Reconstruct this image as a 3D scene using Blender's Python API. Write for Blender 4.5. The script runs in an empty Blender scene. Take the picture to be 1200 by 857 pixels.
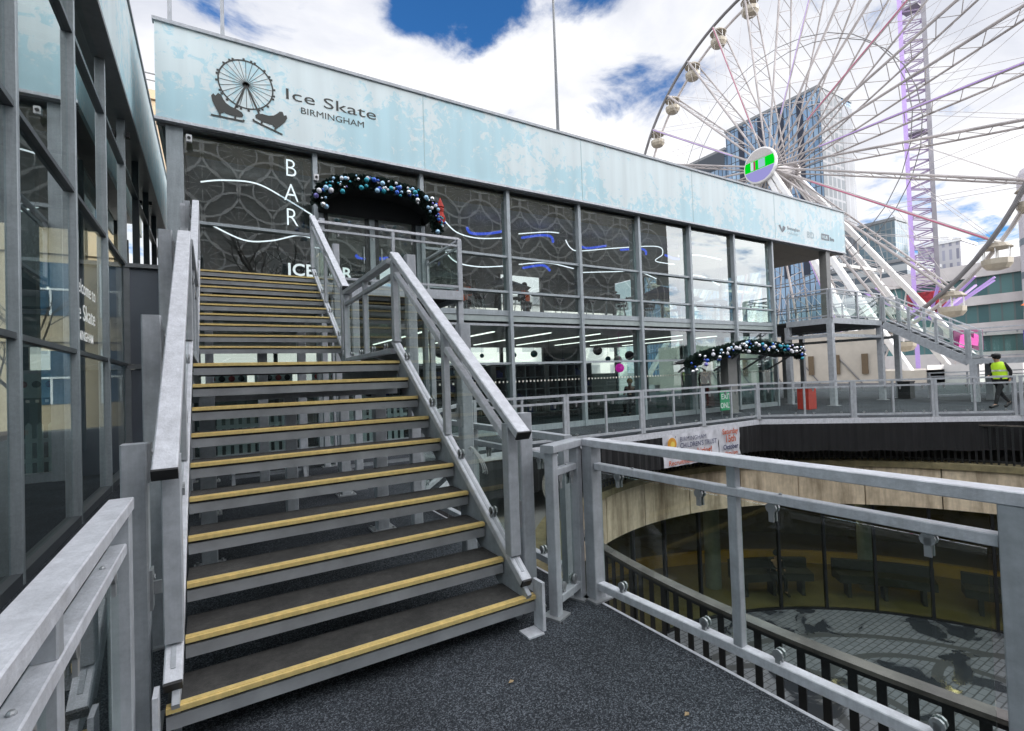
import bpy, bmesh, math, random
from mathutils import Vector as V, Matrix
from mathutils.geometry import tessellate_polygon
random.seed(7)
R = math.radians
SC = bpy.context.scene
COL = SC.collection

# ------------------------------------------------------------------ mesh builder
class MB:
    def __init__(s): s.v = []; s.f = []
    def poly(s, pts, faces):
        b = len(s.v); s.v += [V(p) for p in pts]; s.f += [tuple(b+i for i in f) for f in faces]; return s
    def box(s, c, d, rot=None):
        x, y, z = d[0]/2, d[1]/2, d[2]/2
        P = [V((a*x, b*y, e*z)) for e in (-1, 1) for b in (-1, 1) for a in (-1, 1)]
        if rot is not None: P = [rot @ p for p in P]
        c = V(c)
        return s.poly([c+p for p in P], [(0,2,3,1),(4,5,7,6),(0,1,5,4),(2,6,7,3),(0,4,6,2),(1,3,7,5)])
    def bb(s, x0, x1, y0, y1, z0, z1):
        return s.box(((x0+x1)/2, (y0+y1)/2, (z0+z1)/2), (abs(x1-x0), abs(y1-y0), abs(z1-z0)))
    def beam(s, p0, p1, w, h, up=(0,0,1), ch=0.0):
        p0, p1 = V(p0), V(p1); d = (p1-p0).normalized(); up = V(up)
        if abs(d.dot(up)) > .999: up = V((0,1,0))
        sd = d.cross(up).normalized(); u = sd.cross(d).normalized()
        w /= 2; h /= 2
        if ch > 0:
            pr = [(-w+ch,-h),(w-ch,-h),(w,-h+ch),(w,h-ch),(w-ch,h),(-w+ch,h),(-w,h-ch),(-w,-h+ch)]
        else: pr = [(-w,-h),(w,-h),(w,h),(-w,h)]
        n = len(pr)
        pts = [p0+sd*a+u*b for a, b in pr]+[p1+sd*a+u*b for a, b in pr]
        fs = [(i, (i+1) % n, n+(i+1) % n, n+i) for i in range(n)]
        return s.poly(pts, fs+[tuple(range(n))[::-1], tuple(range(n, 2*n))])
    def tube(s, pts, r, n=8, cap=True):
        pts = [V(p) for p in pts]; rs = r if isinstance(r, (list, tuple)) else [r]*len(pts)
        rings = []; prev = None
        for i, p in enumerate(pts):
            d = (pts[min(i+1, len(pts)-1)]-pts[max(i-1, 0)]).normalized()
            if prev is None:
                a = V((0,0,1)) if abs(d.z) < .9 else V((1,0,0))
                prev = d.cross(a).normalized()
            sd = (prev-d*prev.dot(d)).normalized(); prev = sd
            u = d.cross(sd)
            rings.append([p+(sd*math.cos(2*math.pi*k/n)+u*math.sin(2*math.pi*k/n))*rs[i] for k in range(n)])
        b = [p for q in rings for p in q]; m = len(rings)
        fs = [(i*n+k, i*n+(k+1) % n, (i+1)*n+(k+1) % n, (i+1)*n+k) for i in range(m-1) for k in range(n)]
        if cap: fs += [tuple(range(n))[::-1], tuple(range((m-1)*n, m*n))]
        return s.poly(b, fs)
    def lathe(s, c, prof, n=16, axis=(0,0,1)):
        ax = V(axis).normalized(); a = V((1,0,0)) if abs(ax.x) < .9 else V((0,1,0))
        sd = ax.cross(a).normalized(); u = ax.cross(sd); c = V(c); b = []
        for r, z in prof:
            b += [c+ax*z+(sd*math.cos(2*math.pi*k/n)+u*math.sin(2*math.pi*k/n))*r for k in range(n)]
        m = len(prof)
        fs = [(i*n+k, i*n+(k+1) % n, (i+1)*n+(k+1) % n, (i+1)*n+k) for i in range(m-1) for k in range(n)]
        return s.poly(b, fs+[tuple(range(n))[::-1], tuple(range((m-1)*n, m*n))])
    def sphere(s, c, r, n=10, m=6, sc=(1,1,1)):
        c = V(c); b = [c+V((0,0,-r*sc[2]))]
        for j in range(1, m):
            t = math.pi*j/m
            b += [c+V((r*sc[0]*math.sin(t)*math.cos(2*math.pi*k/n), r*sc[1]*math.sin(t)*math.sin(2*math.pi*k/n), -r*sc[2]*math.cos(t))) for k in range(n)]
        b.append(c+V((0,0,r*sc[2]))); L = len(b)-1
        fs = [(0, 1+(k+1) % n, 1+k) for k in range(n)]
        fs += [(1+j*n+k, 1+j*n+(k+1) % n, 1+(j+1)*n+(k+1) % n, 1+(j+1)*n+k) for j in range(m-2) for k in range(n)]
        fs += [(1+(m-2)*n+k, 1+(m-2)*n+(k+1) % n, L) for k in range(n)]
        return s.poly(b, fs)
    def prism(s, pts2, f, z0, z1):
        """2-D outline extruded; f maps (a,b,z) to world"""
        n = len(pts2); tri = tessellate_polygon([[V((a, b, 0)) for a, b in pts2]])
        P = [f(a, b, z0) for a, b in pts2]+[f(a, b, z1) for a, b in pts2]
        fs = [tuple(t) for t in tri]+[tuple(i+n for i in t) for t in tri]
        fs += [(i, (i+1) % n, n+(i+1) % n, n+i) for i in range(n)]
        return s.poly(P, fs)
    def arcwall(s, c, r0, r1, z0, z1, a0=0, a1=360, n=96):
        for k in range(n):
            t0 = R(a0+(a1-a0)*k/n); t1 = R(a0+(a1-a0)*(k+1)/n)
            P = [(c[0]+r*math.cos(t), c[1]+r*math.sin(t), z) for z in (z0, z1) for t in (t0, t1) for r in (r0, r1)]
            s.poly(P, [(0,1,3,2),(4,6,7,5),(0,2,6,4),(1,5,7,3)]+([(0,4,5,1)] if k == 0 and a1-a0 < 360 else [])+([(2,3,7,6)] if k == n-1 and a1-a0 < 360 else []))
        return s

def rootof(o):
    while o.parent: o = o.parent
    return o
def link(name, mb, mat, parent=None, smooth=False):
    me = bpy.data.meshes.new(name)
    off = V((0,0,0))
    if parent is not None:
        r = rootof(parent)
        if not r.get('_local'): off = r.location.copy()
    me.from_pydata([v-off for v in mb.v], [], mb.f)
    bm = bmesh.new(); bm.from_mesh(me); bmesh.ops.recalc_face_normals(bm, faces=bm.faces); bm.to_mesh(me); bm.free()
    if smooth:
        me.polygons.foreach_set('use_smooth', [True]*len(me.polygons))
    me.materials.append(mat)
    o = bpy.data.objects.new(name, me); COL.objects.link(o)
    if parent is not None: o.parent = parent
    return o
def tag(o, label, cat, group=None):
    o['label'] = label; o['category'] = cat
    if group: o['group'] = group
    return o
def thing(name, label, cat, loc=(0,0,0), group=None, rz=0, local=False):
    o = bpy.data.objects.new(name, None); COL.objects.link(o)
    o.empty_display_size = .2; o.location = loc; o.rotation_euler.z = rz
    if local: o['_local'] = 1
    return tag(o, label, cat, group)
def struct(name, mb, mat, **k):
    o = link(name, mb, mat, **k); o['kind'] = 'structure'; return o
def copy_tree(o, parent=None):
    c = o.copy(); COL.objects.link(c); c.parent = parent
    for ch in list(o.children): copy_tree(ch, c)
    return c

# ------------------------------------------------------------------ materials
MATS = {}
def nt(name):
    m = bpy.data.materials.new(name); m.use_nodes = True; t = m.node_tree; t.nodes.clear()
    out = t.nodes.new('ShaderNodeOutputMaterial'); return m, t, out
def N(t, typ, **k):
    n = t.nodes.new(typ)
    for a, b in k.items():
        if a.startswith('i_'): n.inputs[a[2:].replace('_', ' ')].default_value = b
        else: setattr(n, a, b)
    return n
def rgba(c): return (c[0], c[1], c[2], 1)
def mat(name, col, rough=.5, metal=0, var=.12, scale=6, bump=0, bscale=60, col2=None, emit=None, es=0, spec=.5, streak=0):
    if name in MATS: return MATS[name]
    m, t, out = nt(name); L = t.links.new
    p = N(t, 'ShaderNodeBsdfPrincipled'); p.inputs['Metallic'].default_value = metal
    p.inputs['Specular IOR Level'].default_value = spec
    tc = N(t, 'ShaderNodeTexCoord'); nz = N(t, 'ShaderNodeTexNoise', i_Scale=scale, i_Detail=6.0, i_Roughness=.6)
    L(tc.outputs['Object'], nz.inputs['Vector'])
    cr = N(t, 'ShaderNodeValToRGB'); e = cr.color_ramp.elements
    e[0].position = .3; e[1].position = .7
    c2 = col2 if col2 else tuple(min(1, c*(1+var)) for c in col)
    c1 = col if col2 else tuple(c*(1-var) for c in col)
    e[0].color = rgba(c1); e[1].color = rgba(c2)
    L(nz.outputs['Fac'], cr.inputs['Fac'])
    if streak:
        mp = N(t, 'ShaderNodeMapping'); mp.inputs['Scale'].default_value = (26,26,1.6); L(tc.outputs['Object'], mp.inputs[0])
        s1 = N(t, 'ShaderNodeTexNoise', i_Scale=1.0, i_Detail=5.0, i_Roughness=.7); L(mp.outputs[0], s1.inputs['Vector'])
        s2 = N(t, 'ShaderNodeTexNoise', i_Scale=38.0, i_Detail=6.0, i_Roughness=.75); L(tc.outputs['Object'], s2.inputs['Vector'])
        sm = N(t, 'ShaderNodeMath', operation='MULTIPLY'); L(s1.outputs['Fac'], sm.inputs[0]); L(s2.outputs['Fac'], sm.inputs[1])
        sr = N(t, 'ShaderNodeMapRange'); sr.inputs['From Min'].default_value = .10; sr.inputs['From Max'].default_value = .36; sr.inputs['To Min'].default_value = 1-streak; sr.inputs['To Max'].default_value = 1+streak*.5; L(sm.outputs[0], sr.inputs['Value'])
        sc = N(t, 'ShaderNodeVectorMath', operation='SCALE'); L(cr.outputs['Color'], sc.inputs[0]); L(sr.outputs['Result'], sc.inputs['Scale']); L(sc.outputs[0], p.inputs['Base Color'])
    else: L(cr.outputs['Color'], p.inputs['Base Color'])
    mr = N(t, 'ShaderNodeMapRange'); mr.inputs['To Min'].default_value = max(.02, rough-.1); mr.inputs['To Max'].default_value = min(1, rough+.12)
    L(nz.outputs['Fac'], mr.inputs['Value']); L(mr.outputs['Result'], p.inputs['Roughness'])
    if bump:
        n2 = N(t, 'ShaderNodeTexNoise', i_Scale=bscale, i_Detail=4.0); L(tc.outputs['Object'], n2.inputs['Vector'])
        bp = N(t, 'ShaderNodeBump', i_Strength=bump, i_Distance=.01); L(n2.outputs['Fac'], bp.inputs['Height']); L(bp.outputs['Normal'], p.inputs['Normal'])
    if emit:
        p.inputs['Emission Color'].default_value = rgba(emit); p.inputs['Emission Strength'].default_value = es
    L(p.outputs[0], out.inputs[0]); MATS[name] = m; return m
def glass(name, tint=(.9,.95,.93), ior=1.45, boost=1.0, rough=0.0, wavy=0):
    m, t, out = nt(name); L = t.links.new
    tr = N(t, 'ShaderNodeBsdfTransparent'); tr.inputs[0].default_value = rgba(tint)
    gl = N(t, 'ShaderNodeBsdfGlossy'); gl.inputs['Roughness'].default_value = rough; gl.inputs[0].default_value = (.93,.97,.96,1)
    fr = N(t, 'ShaderNodeFresnel'); fr.inputs[0].default_value = ior
    mx = N(t, 'ShaderNodeMixShader'); mu = N(t, 'ShaderNodeMath', operation='MULTIPLY'); mu.use_clamp = True; mu.inputs[1].default_value = boost
    ge = N(t, 'ShaderNodeNewGeometry'); fb = N(t, 'ShaderNodeMath', operation='SUBTRACT'); fb.inputs[0].default_value = 1; L(ge.outputs['Backfacing'], fb.inputs[1])
    m3 = N(t, 'ShaderNodeMath', operation='MULTIPLY'); L(mu.outputs[0], m3.inputs[0]); L(fb.outputs[0], m3.inputs[1])
    L(fr.outputs[0], mu.inputs[0]); L(m3.outputs[0], mx.inputs[0]); L(tr.outputs[0], mx.inputs[1]); L(gl.outputs[0], mx.inputs[2])
    if wavy:
        tc = N(t, 'ShaderNodeTexCoord'); nz = N(t, 'ShaderNodeTexNoise', i_Scale=.55, i_Detail=1.0); L(tc.outputs['Object'], nz.inputs['Vector'])
        bp = N(t, 'ShaderNodeBump', i_Strength=wavy, i_Distance=.02); L(nz.outputs['Fac'], bp.inputs['Height'])
        L(bp.outputs[0], gl.inputs['Normal'])
    L(mx.outputs[0], out.inputs[0]); return m
def emis(name, col, s):
    m, t, out = nt(name); e = N(t, 'ShaderNodeEmission'); e.inputs[0].default_value = rgba(col); e.inputs[1].default_value = s
    t.links.new(e.outputs[0], out.inputs[0]); return m
def carpet():
    m, t, out = nt('speckled_carpet'); L = t.links.new
    p = N(t, 'ShaderNodeBsdfPrincipled'); p.inputs['Roughness'].default_value = .85; p.inputs['Specular IOR Level'].default_value = .25
    tc = N(t, 'ShaderNodeTexCoord')
    vo = N(t, 'ShaderNodeTexVoronoi', i_Scale=185.0); L(tc.outputs['Object'], vo.inputs['Vector'])
    vs = N(t, 'ShaderNodeSeparateColor'); L(vo.outputs['Color'], vs.inputs[0])
    a0 = N(t, 'ShaderNodeTexNoise', i_Scale=95.0, i_Detail=4.0, i_Roughness=.8); L(tc.outputs['Object'], a0.inputs['Vector'])
    a = N(t, 'ShaderNodeMix', data_type='FLOAT'); a.inputs['Factor'].default_value = .45; L(vs.outputs[0], a.inputs['A']); L(a0.outputs['Fac'], a.inputs['B'])
    b = N(t, 'ShaderNodeTexNoise', i_Scale=1.1, i_Detail=5.0, i_Roughness=.65); L(tc.outputs['Object'], b.inputs['Vector'])
    cr = N(t, 'ShaderNodeValToRGB'); e = cr.color_ramp.elements
    e[0].position = .25; e[0].color = (.010,.012,.015,1); e[1].position = .82; e[1].color = (.19,.205,.23,1)
    k = e.new(.58); k.color = (.045,.052,.062,1)
    L(a.outputs['Result'], cr.inputs['Fac'])
    mr = N(t, 'ShaderNodeMapRange'); mr.inputs['From Min'].default_value = .3; mr.inputs['From Max'].default_value = .7; mr.inputs['To Min'].default_value = .5; mr.inputs['To Max'].default_value = 1.15
    L(b.outputs['Fac'], mr.inputs['Value'])
    mx = N(t, 'ShaderNodeVectorMath', operation='SCALE'); L(cr.outputs['Color'], mx.inputs[0]); L(mr.outputs['Result'], mx.inputs['Scale'])
    L(mx.outputs[0], p.inputs['Base Color'])
    bp = N(t, 'ShaderNodeBump', i_Strength=.35, i_Distance=.003); L(a.outputs['Result'], bp.inputs['Height']); L(bp.outputs[0], p.inputs['Normal'])
    L(p.outputs[0], out.inputs[0]); return m
def fascia_mat(name, off=0.0):
    m, t, out = nt(name); L = t.links.new
    p = N(t, 'ShaderNodeBsdfPrincipled'); p.inputs['Roughness'].default_value = .42
    tc = N(t, 'ShaderNodeTexCoord'); mp = N(t, 'ShaderNodeMapping'); mp.inputs['Location'].default_value = (off, off, 0); L(tc.outputs['Object'], mp.inputs['Vector'])
    big = N(t, 'ShaderNodeTexNoise', i_Scale=.45, i_Detail=2.0); L(mp.outputs[0], big.inputs['Vector'])
    sm = N(t, 'ShaderNodeTexNoise', i_Scale=4.2, i_Detail=5.0, i_Roughness=.68, i_Distortion=.8); L(mp.outputs[0], sm.inputs['Vector'])
    ad = N(t, 'ShaderNodeMath', operation='MULTIPLY_ADD'); ad.inputs[1].default_value = .9; L(big.outputs['Fac'], ad.inputs[0]); L(sm.outputs['Fac'], ad.inputs[2])
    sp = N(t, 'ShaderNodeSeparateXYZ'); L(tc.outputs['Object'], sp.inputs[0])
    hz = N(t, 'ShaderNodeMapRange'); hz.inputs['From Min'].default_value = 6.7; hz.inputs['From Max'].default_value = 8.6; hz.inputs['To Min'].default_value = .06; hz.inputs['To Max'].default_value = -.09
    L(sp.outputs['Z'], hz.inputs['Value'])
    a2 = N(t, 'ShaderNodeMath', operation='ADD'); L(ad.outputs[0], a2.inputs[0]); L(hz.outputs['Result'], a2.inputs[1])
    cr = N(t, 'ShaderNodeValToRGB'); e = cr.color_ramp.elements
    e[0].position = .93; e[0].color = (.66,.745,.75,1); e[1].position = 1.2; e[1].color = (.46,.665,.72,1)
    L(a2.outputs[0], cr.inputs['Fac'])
    st = N(t, 'ShaderNodeTexNoise', i_Scale=1.0, i_Detail=4.0); mp2 = N(t, 'ShaderNodeMapping'); mp2.inputs['Scale'].default_value = (3.0,3.0,.25); L(tc.outputs['Object'], mp2.inputs[0]); L(mp2.outputs[0], st.inputs['Vector'])
    mr = N(t, 'ShaderNodeMapRange'); mr.inputs['To Min'].default_value = .82; mr.inputs['To Max'].default_value = 1.16; L(st.outputs['Fac'], mr.inputs['Value'])
    mx = N(t, 'ShaderNodeVectorMath', operation='SCALE'); L(cr.outputs['Color'], mx.inputs[0]); L(mr.outputs['Result'], mx.inputs['Scale'])
    L(mx.outputs[0], p.inputs['Base Color']); L(p.outputs[0], out.inputs[0]); return m
def grid_mat(name, cell, frame, w, h, mort=.06, cell2=None, rough=.25, glassy=.5, z0=0.0, bias=0.0):
    m, t, out = nt(name); L = t.links.new
    p = N(t, 'ShaderNodeBsdfPrincipled'); p.inputs['Roughness'].default_value = rough; p.inputs['Specular IOR Level'].default_value = glassy
    tc = N(t, 'ShaderNodeTexCoord'); sp = N(t, 'ShaderNodeSeparateXYZ'); L(tc.outputs['Object'], sp.inputs[0])
    ad = N(t, 'ShaderNodeMath', operation='ADD'); L(sp.outputs['X'], ad.inputs[0]); L(sp.outputs['Y'], ad.inputs[1])
    cb = N(t, 'ShaderNodeCombineXYZ'); L(ad.outputs[0], cb.inputs[0]); L(sp.outputs['Z'], cb.inputs[1])
    br = N(t, 'ShaderNodeTexBrick'); br.offset = 0; br.inputs['Scale'].default_value = 1; br.inputs['Brick Width'].default_value = w; br.inputs['Row Height'].default_value = h
    br.inputs['Mortar Size'].default_value = mort; br.inputs['Mortar Smooth'].default_value = 0; br.inputs['Bias'].default_value = bias
    br.inputs['Color1'].default_value = rgba(cell); br.inputs['Color2'].default_value = rgba(cell2 or cell); br.inputs['Mortar'].default_value = rgba(frame)
    L(cb.outputs[0], br.inputs['Vector'])
    nz = N(t, 'ShaderNodeTexNoise', i_Scale=.06, i_Detail=3.0); L(tc.outputs['Object'], nz.inputs['Vector'])
    mr = N(t, 'ShaderNodeMapRange'); mr.inputs['From Min'].default_value = .3; mr.inputs['From Max'].default_value = .7; mr.inputs['To Min'].default_value = .65; mr.inputs['To Max'].default_value = 1.35; L(nz.outputs['Fac'], mr.inputs['Value'])
    mx = N(t, 'ShaderNodeVectorMath', operation='SCALE'); L(br.outputs['Color'], mx.inputs[0]); L(mr.outputs['Result'], mx.inputs['Scale'])
    L(mx.outputs[0], p.inputs['Base Color']); L(p.outputs[0], out.inputs[0]); return m

STEEL = mat('galvanised_grey_steel', (.40,.42,.445), .42, 0, .16, 9, bump=.06, bscale=220, streak=.14)
STEEL2 = mat('pale_grey_steel', (.60,.61,.645), .4, 0, .14, 14, bump=.22, bscale=90, streak=.17)
STEELD = mat('dark_grey_steel', (.19,.20,.21), .45, 0, .15, 5)
FRAME = mat('grey_window_frame', (.36,.40,.42), .4, .1, .1, 4, streak=.2)
FRAMED = mat('charcoal_window_frame', (.10,.11,.12), .4, .1, .12, 4)
CHROME = mat('steel_clamp', (.36,.37,.38), .32, .35, .1, 20)
DARK = mat('black_plastic', (.012,.012,.013), .5, 0, .1, 20)
TREAD = mat('grit_tread', (.026,.025,.024), .72, 0, .35, 5, bump=.5, bscale=420, col2=(.062,.060,.056), streak=.5)
GOLD = mat('brass_nosing', (.80,.61,.25), .36, .2, .08, 25, bump=.12, bscale=300, streak=.16)
CARPET = carpet()
RGLASS = glass('railing_glass', (.93,.97,.95), 1.45, 1.0)
UGLASS = glass('upper_pavilion_glass', (.84,.90,.89), 1.95, 1.7, 0, .04)
PGLASS = glass('pavilion_glass', (.80,.88,.87), 1.7, 1.3, 0, .05)
LGLASS = glass('left_pavilion_glass', (.80,.89,.90), 1.95, 1.75, 0, .04)
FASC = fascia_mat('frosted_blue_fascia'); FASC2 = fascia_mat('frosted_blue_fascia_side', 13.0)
WHITE = mat('white_paint', (.72,.72,.72), .5, 0, .08, 3)
LOGO = mat('dark_vinyl', (.035,.037,.032), .5, 0, .1, 4)
BLACKM = mat('black_painted_metal', (.012,.013,.014), .35, 0, .2, 10)

# ------------------------------------------------------------------ camera
cam = bpy.data.cameras.new('camera'); co = bpy.data.objects.new('camera', cam); COL.objects.link(co); SC.camera = co
F = V((.51880121,.85460925,.0220982)); RT = V((.85470666,-.51797124,-.03438482)); UP = V((.01793935,-.03672636,.99916433))
co.matrix_world = Matrix(((RT.x,UP.x,-F.x,0),(RT.y,UP.y,-F.y,0),(RT.z,UP.z,-F.z,1.55),(0,0,0,1)))
cam.sensor_width = 36; cam.lens = 36*579.95/1200; cam.clip_start = .05; cam.clip_end = 3000

# ------------------------------------------------------------------ sky and sun
SUN_EL, SUN_AZ = R(20), math.atan2(-.80, .60)     # azimuth of the direction TOWARDS the sun
W = bpy.data.worlds.new('World'); SC.world = W; W.use_nodes = True; t = W.node_tree; t.nodes.clear(); L = t.links.new
out = N(t, 'ShaderNodeOutputWorld'); bg = N(t, 'ShaderNodeBackground'); bg.inputs['Strength'].default_value = .10
sky = N(t, 'ShaderNodeTexSky'); sky.sky_type = 'NISHITA'; sky.sun_disc = False; sky.sun_elevation = SUN_EL; sky.sun_rotation = math.pi/2-SUN_AZ
sky.air_density = 1.0; sky.dust_density = .3; sky.ozone_density = 2.5
tc = N(t, 'ShaderNodeTexCoord'); sp = N(t, 'ShaderNodeSeparateXYZ'); L(tc.outputs['Generated'], sp.inputs[0])
zc = N(t, 'ShaderNodeMath', operation='MAXIMUM'); zc.inputs[1].default_value = 0; L(sp.outputs['Z'], zc.inputs[0])
za = N(t, 'ShaderNodeMath', operation='ADD'); za.inputs[1].default_value = .16; L(zc.outputs[0], za.inputs[0])
dx = N(t, 'ShaderNodeMath', operation='DIVIDE'); L(sp.outputs['X'], dx.inputs[0]); L(za.outputs[0], dx.inputs[1])
dy = N(t, 'ShaderNodeMath', operation='DIVIDE'); L(sp.outputs['Y'], dy.inputs[0]); L(za.outputs[0], dy.inputs[1])
cb = N(t, 'ShaderNodeCombineXYZ'); L(dx.outputs[0], cb.inputs[0]); L(dy.outputs[0], cb.inputs[1])
CLOUD_OFF = (3.1, 1.7, 0.0)
mp = N(t, 'ShaderNodeMapping'); mp.inputs['Location'].default_value = CLOUD_OFF; L(cb.outputs[0], mp.inputs[0])
n1 = N(t, 'ShaderNodeTexNoise', i_Scale=2.6, i_Detail=10.0, i_Roughness=.60, i_Distortion=.3); L(mp.outputs[0], n1.inputs['Vector'])
# a patch of open blue above the roof, and small ones to its right
def blob(cx, cy, r, amp):
    d = N(t, 'ShaderNodeVectorMath', operation='DISTANCE'); d.inputs[1].default_value = (cx, cy, 0); L(cb.outputs[0], d.inputs[0])
    m_ = N(t, 'ShaderNodeMapRange'); m_.interpolation_type = 'SMOOTHSTEP'; m_.inputs['From Min'].default_value = 0; m_.inputs['From Max'].default_value = r; m_.inputs['To Min'].default_value = amp; m_.inputs['To Max'].default_value = 0
    L(d.outputs['Value'], m_.inputs['Value']); return m_.outputs['Result']
BLOBS = [(.52,.94,.25,.27),(.38,1.0,.10,.15),(.93,.92,.26,.075),(.70,.78,.12,.13),(1.62,.44,.42,-.14)]
acc = n1.outputs['Fac']
for b_ in BLOBS:
    s_ = N(t, 'ShaderNodeMath', operation='SUBTRACT'); L(acc, s_.inputs[0]); L(blob(*b_), s_.inputs[1]); acc = s_.outputs[0]
cm = N(t, 'ShaderNodeMapRange'); cm.interpolation_type = 'SMOOTHSTEP'; cm.inputs['From Min'].default_value = .30; cm.inputs['From Max'].default_value = .455; L(acc, cm.inputs['Value'])
n2 = N(t, 'ShaderNodeTexNoise', i_Scale=1.6, i_Detail=7.0, i_Roughness=.55, i_Distortion=.5); L(mp.outputs[0], n2.inputs['Vector'])
cr = N(t, 'ShaderNodeValToRGB'); e = cr.color_ramp.elements
e[0].position = .36; e[0].color = (7.7,8.0,8.9,1); e[1].position = .60; e[1].color = (11.6,11.6,11.8,1)
L(n2.outputs['Fac'], cr.inputs['Fac'])
sb = N(t, 'ShaderNodeVectorMath', operation='MULTIPLY'); sb.inputs[1].default_value = (.50,1.2,1.85); L(sky.outputs[0], sb.inputs[0])
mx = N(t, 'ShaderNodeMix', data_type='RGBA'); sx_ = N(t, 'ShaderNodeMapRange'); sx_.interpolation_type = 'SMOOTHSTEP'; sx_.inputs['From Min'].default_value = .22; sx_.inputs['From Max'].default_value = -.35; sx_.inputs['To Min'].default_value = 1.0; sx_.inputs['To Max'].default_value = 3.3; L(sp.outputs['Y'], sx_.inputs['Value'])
cs_ = N(t, 'ShaderNodeVectorMath', operation='SCALE'); L(cr.outputs['Color'], cs_.inputs[0]); L(sx_.outputs['Result'], cs_.inputs['Scale'])  # unseen clouds behind the camera made brighter to light the foreground
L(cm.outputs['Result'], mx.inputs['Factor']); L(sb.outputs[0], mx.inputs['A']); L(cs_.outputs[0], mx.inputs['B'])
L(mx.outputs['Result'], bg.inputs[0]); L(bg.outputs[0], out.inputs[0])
sl = bpy.data.lights.new('sun', 'SUN'); sl.energy = 3.2; sl.angle = R(.5); sl.color = (1,.94,.85)
so = bpy.data.objects.new('sun', sl); COL.objects.link(so)
sd = V((math.cos(SUN_AZ)*math.cos(SUN_EL), math.sin(SUN_AZ)*math.cos(SUN_EL), math.sin(SUN_EL)))
so.rotation_euler = sd.to_track_quat('Z', 'Y').to_euler(); so.location = (10,-30,40)

# ------------------------------------------------------------------ ground and pit
CX, CY, RP = 11.0, 2.3, 7.75
def holed(outer, hole, z):
    tri = tessellate_polygon([[V((x,y,0)) for x,y in outer],[V((x,y,0)) for x,y in hole]])
    P = list(outer)+list(hole); mb = MB(); mb.poly([(x,y,z) for x,y in P], [tuple(q) for q in tri]); return mb
circ = [(CX+8.0*math.cos(2*math.pi*k/96), CY+8.0*math.sin(2*math.pi*k/96)) for k in range(96)][::-1]
PLAZA = mat('grey_stone_paving', (.20,.195,.185), .7, 0, .2, .6)
struct('ground', holed([(-1500,-1500),(1500,-1500),(1500,1500),(-1500,1500)], circ, -1.42), PLAZA)
HOLE = [(2.29,-5.0),(2.19,5.9),(4.45,8.93),(14.1,8.97),(18.98,4.42),(19.4,-3.5),(14,-8.6),(6,-8.6)]
DK = [(-34,-12.5),(46,-12.5),(46,26),(-34,26)]
struct('deck', holed(DK, HOLE[::-1], 0), CARPET)
ed = MB()
for i in range(8):
    a, b = HOLE[i], HOLE[(i+1) % 8]
    d = (V((*b,0))-V((*a,0))).normalized(); n = V((d.y,-d.x,0))
    ed.beam(V((*a,-.075))+n*.012, V((*b,-.075))+n*.012, .02, .15)
struct('deck_edge_trim', ed, STEEL2)

# pit floor with swirling paving bands
def pit_mat():
    m, t, out = nt('patterned_pit_paving'); L = t.links.new
    p = N(t, 'ShaderNodeBsdfPrincipled')
    tc = N(t, 'ShaderNodeTexCoord')
    br = N(t, 'ShaderNodeTexBrick'); br.inputs['Scale'].default_value = 1; br.inputs['Brick Width'].default_value = .30; br.inputs['Row Height'].default_value = .15; br.inputs['Mortar Size'].default_value = .014
    br.inputs['Color1'].default_value = (.165,.18,.19,1); br.inputs['Color2'].default_value = (.13,.145,.155,1); br.inputs['Mortar'].default_value = (.055,.06,.062,1)
    L(tc.outputs['Object'], br.inputs['Vector'])
    acc = None
    sp = N(t, 'ShaderNodeSeparateXYZ'); L(tc.outputs['Object'], sp.inputs[0])
    flat = N(t, 'ShaderNodeCombineXYZ'); L(sp.outputs['X'], flat.inputs[0]); L(sp.outputs['Y'], flat.inputs[1])
    for (x, y, r) in ((11,2.3,6.2),(13.2,4.2,2.4),(15.3,3.0,2.2),(10.2,5.6,2.5),(12.2,.6,2.6),(8.2,1.0,2.6),(14.8,.3,1.7),(9.0,3.6,1.5)):
        d = N(t, 'ShaderNodeVectorMath', operation='DISTANCE'); d.inputs[1].default_value = (x,y,0); L(flat.outputs[0], d.inputs[0])
        c = N(t, 'ShaderNodeMath', operation='COMPARE'); c.inputs[1].default_value = r; c.inputs[2].default_value = .11; L(d.outputs['Value'], c.inputs[0])
        if acc is None: acc = c.outputs[0]
        else:
            q = N(t, 'ShaderNodeMath', operation='MAXIMUM'); L(acc, q.inputs[0]); L(c.outputs[0], q.inputs[1]); acc = q.outputs[0]
    mx = N(t, 'ShaderNodeMix', data_type='RGBA'); mx.inputs['B'].default_value = (.055,.06,.06,1); L(acc, mx.inputs['Factor']); L(br.outputs['Color'], mx.inputs['A'])
    nz = N(t, 'ShaderNodeTexNoise', i_Scale=.7, i_Detail=6.0, i_Distortion=.8); L(tc.outputs['Object'], nz.inputs['Vector'])
    wet = N(t, 'ShaderNodeMapRange'); wet.inputs['From Min'].default_value = .56; wet.inputs['From Max'].default_value = .6; L(nz.outputs['Fac'], wet.inputs['Value'])
    m2 = N(t, 'ShaderNodeMix', data_type='RGBA'); m2.inputs['B'].default_value = (.03,.035,.04,1); L(wet.outputs[0], m2.inputs['Factor']); L(mx.outputs['Result'], m2.inputs['A'])
    L(m2.outputs['Result'], p.inputs['Base Color'])
    rr = N(t, 'ShaderNodeMapRange'); rr.inputs['To Min'].default_value = .6; rr.inputs['To Max'].default_value = .12; L(wet.outputs[0], rr.inputs['Value']); L(rr.outputs[0], p.inputs['Roughness'])
    L(p.outputs[0], out.inputs[0]); return m
ZF = -5.9
fl = MB(); n = 96
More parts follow.
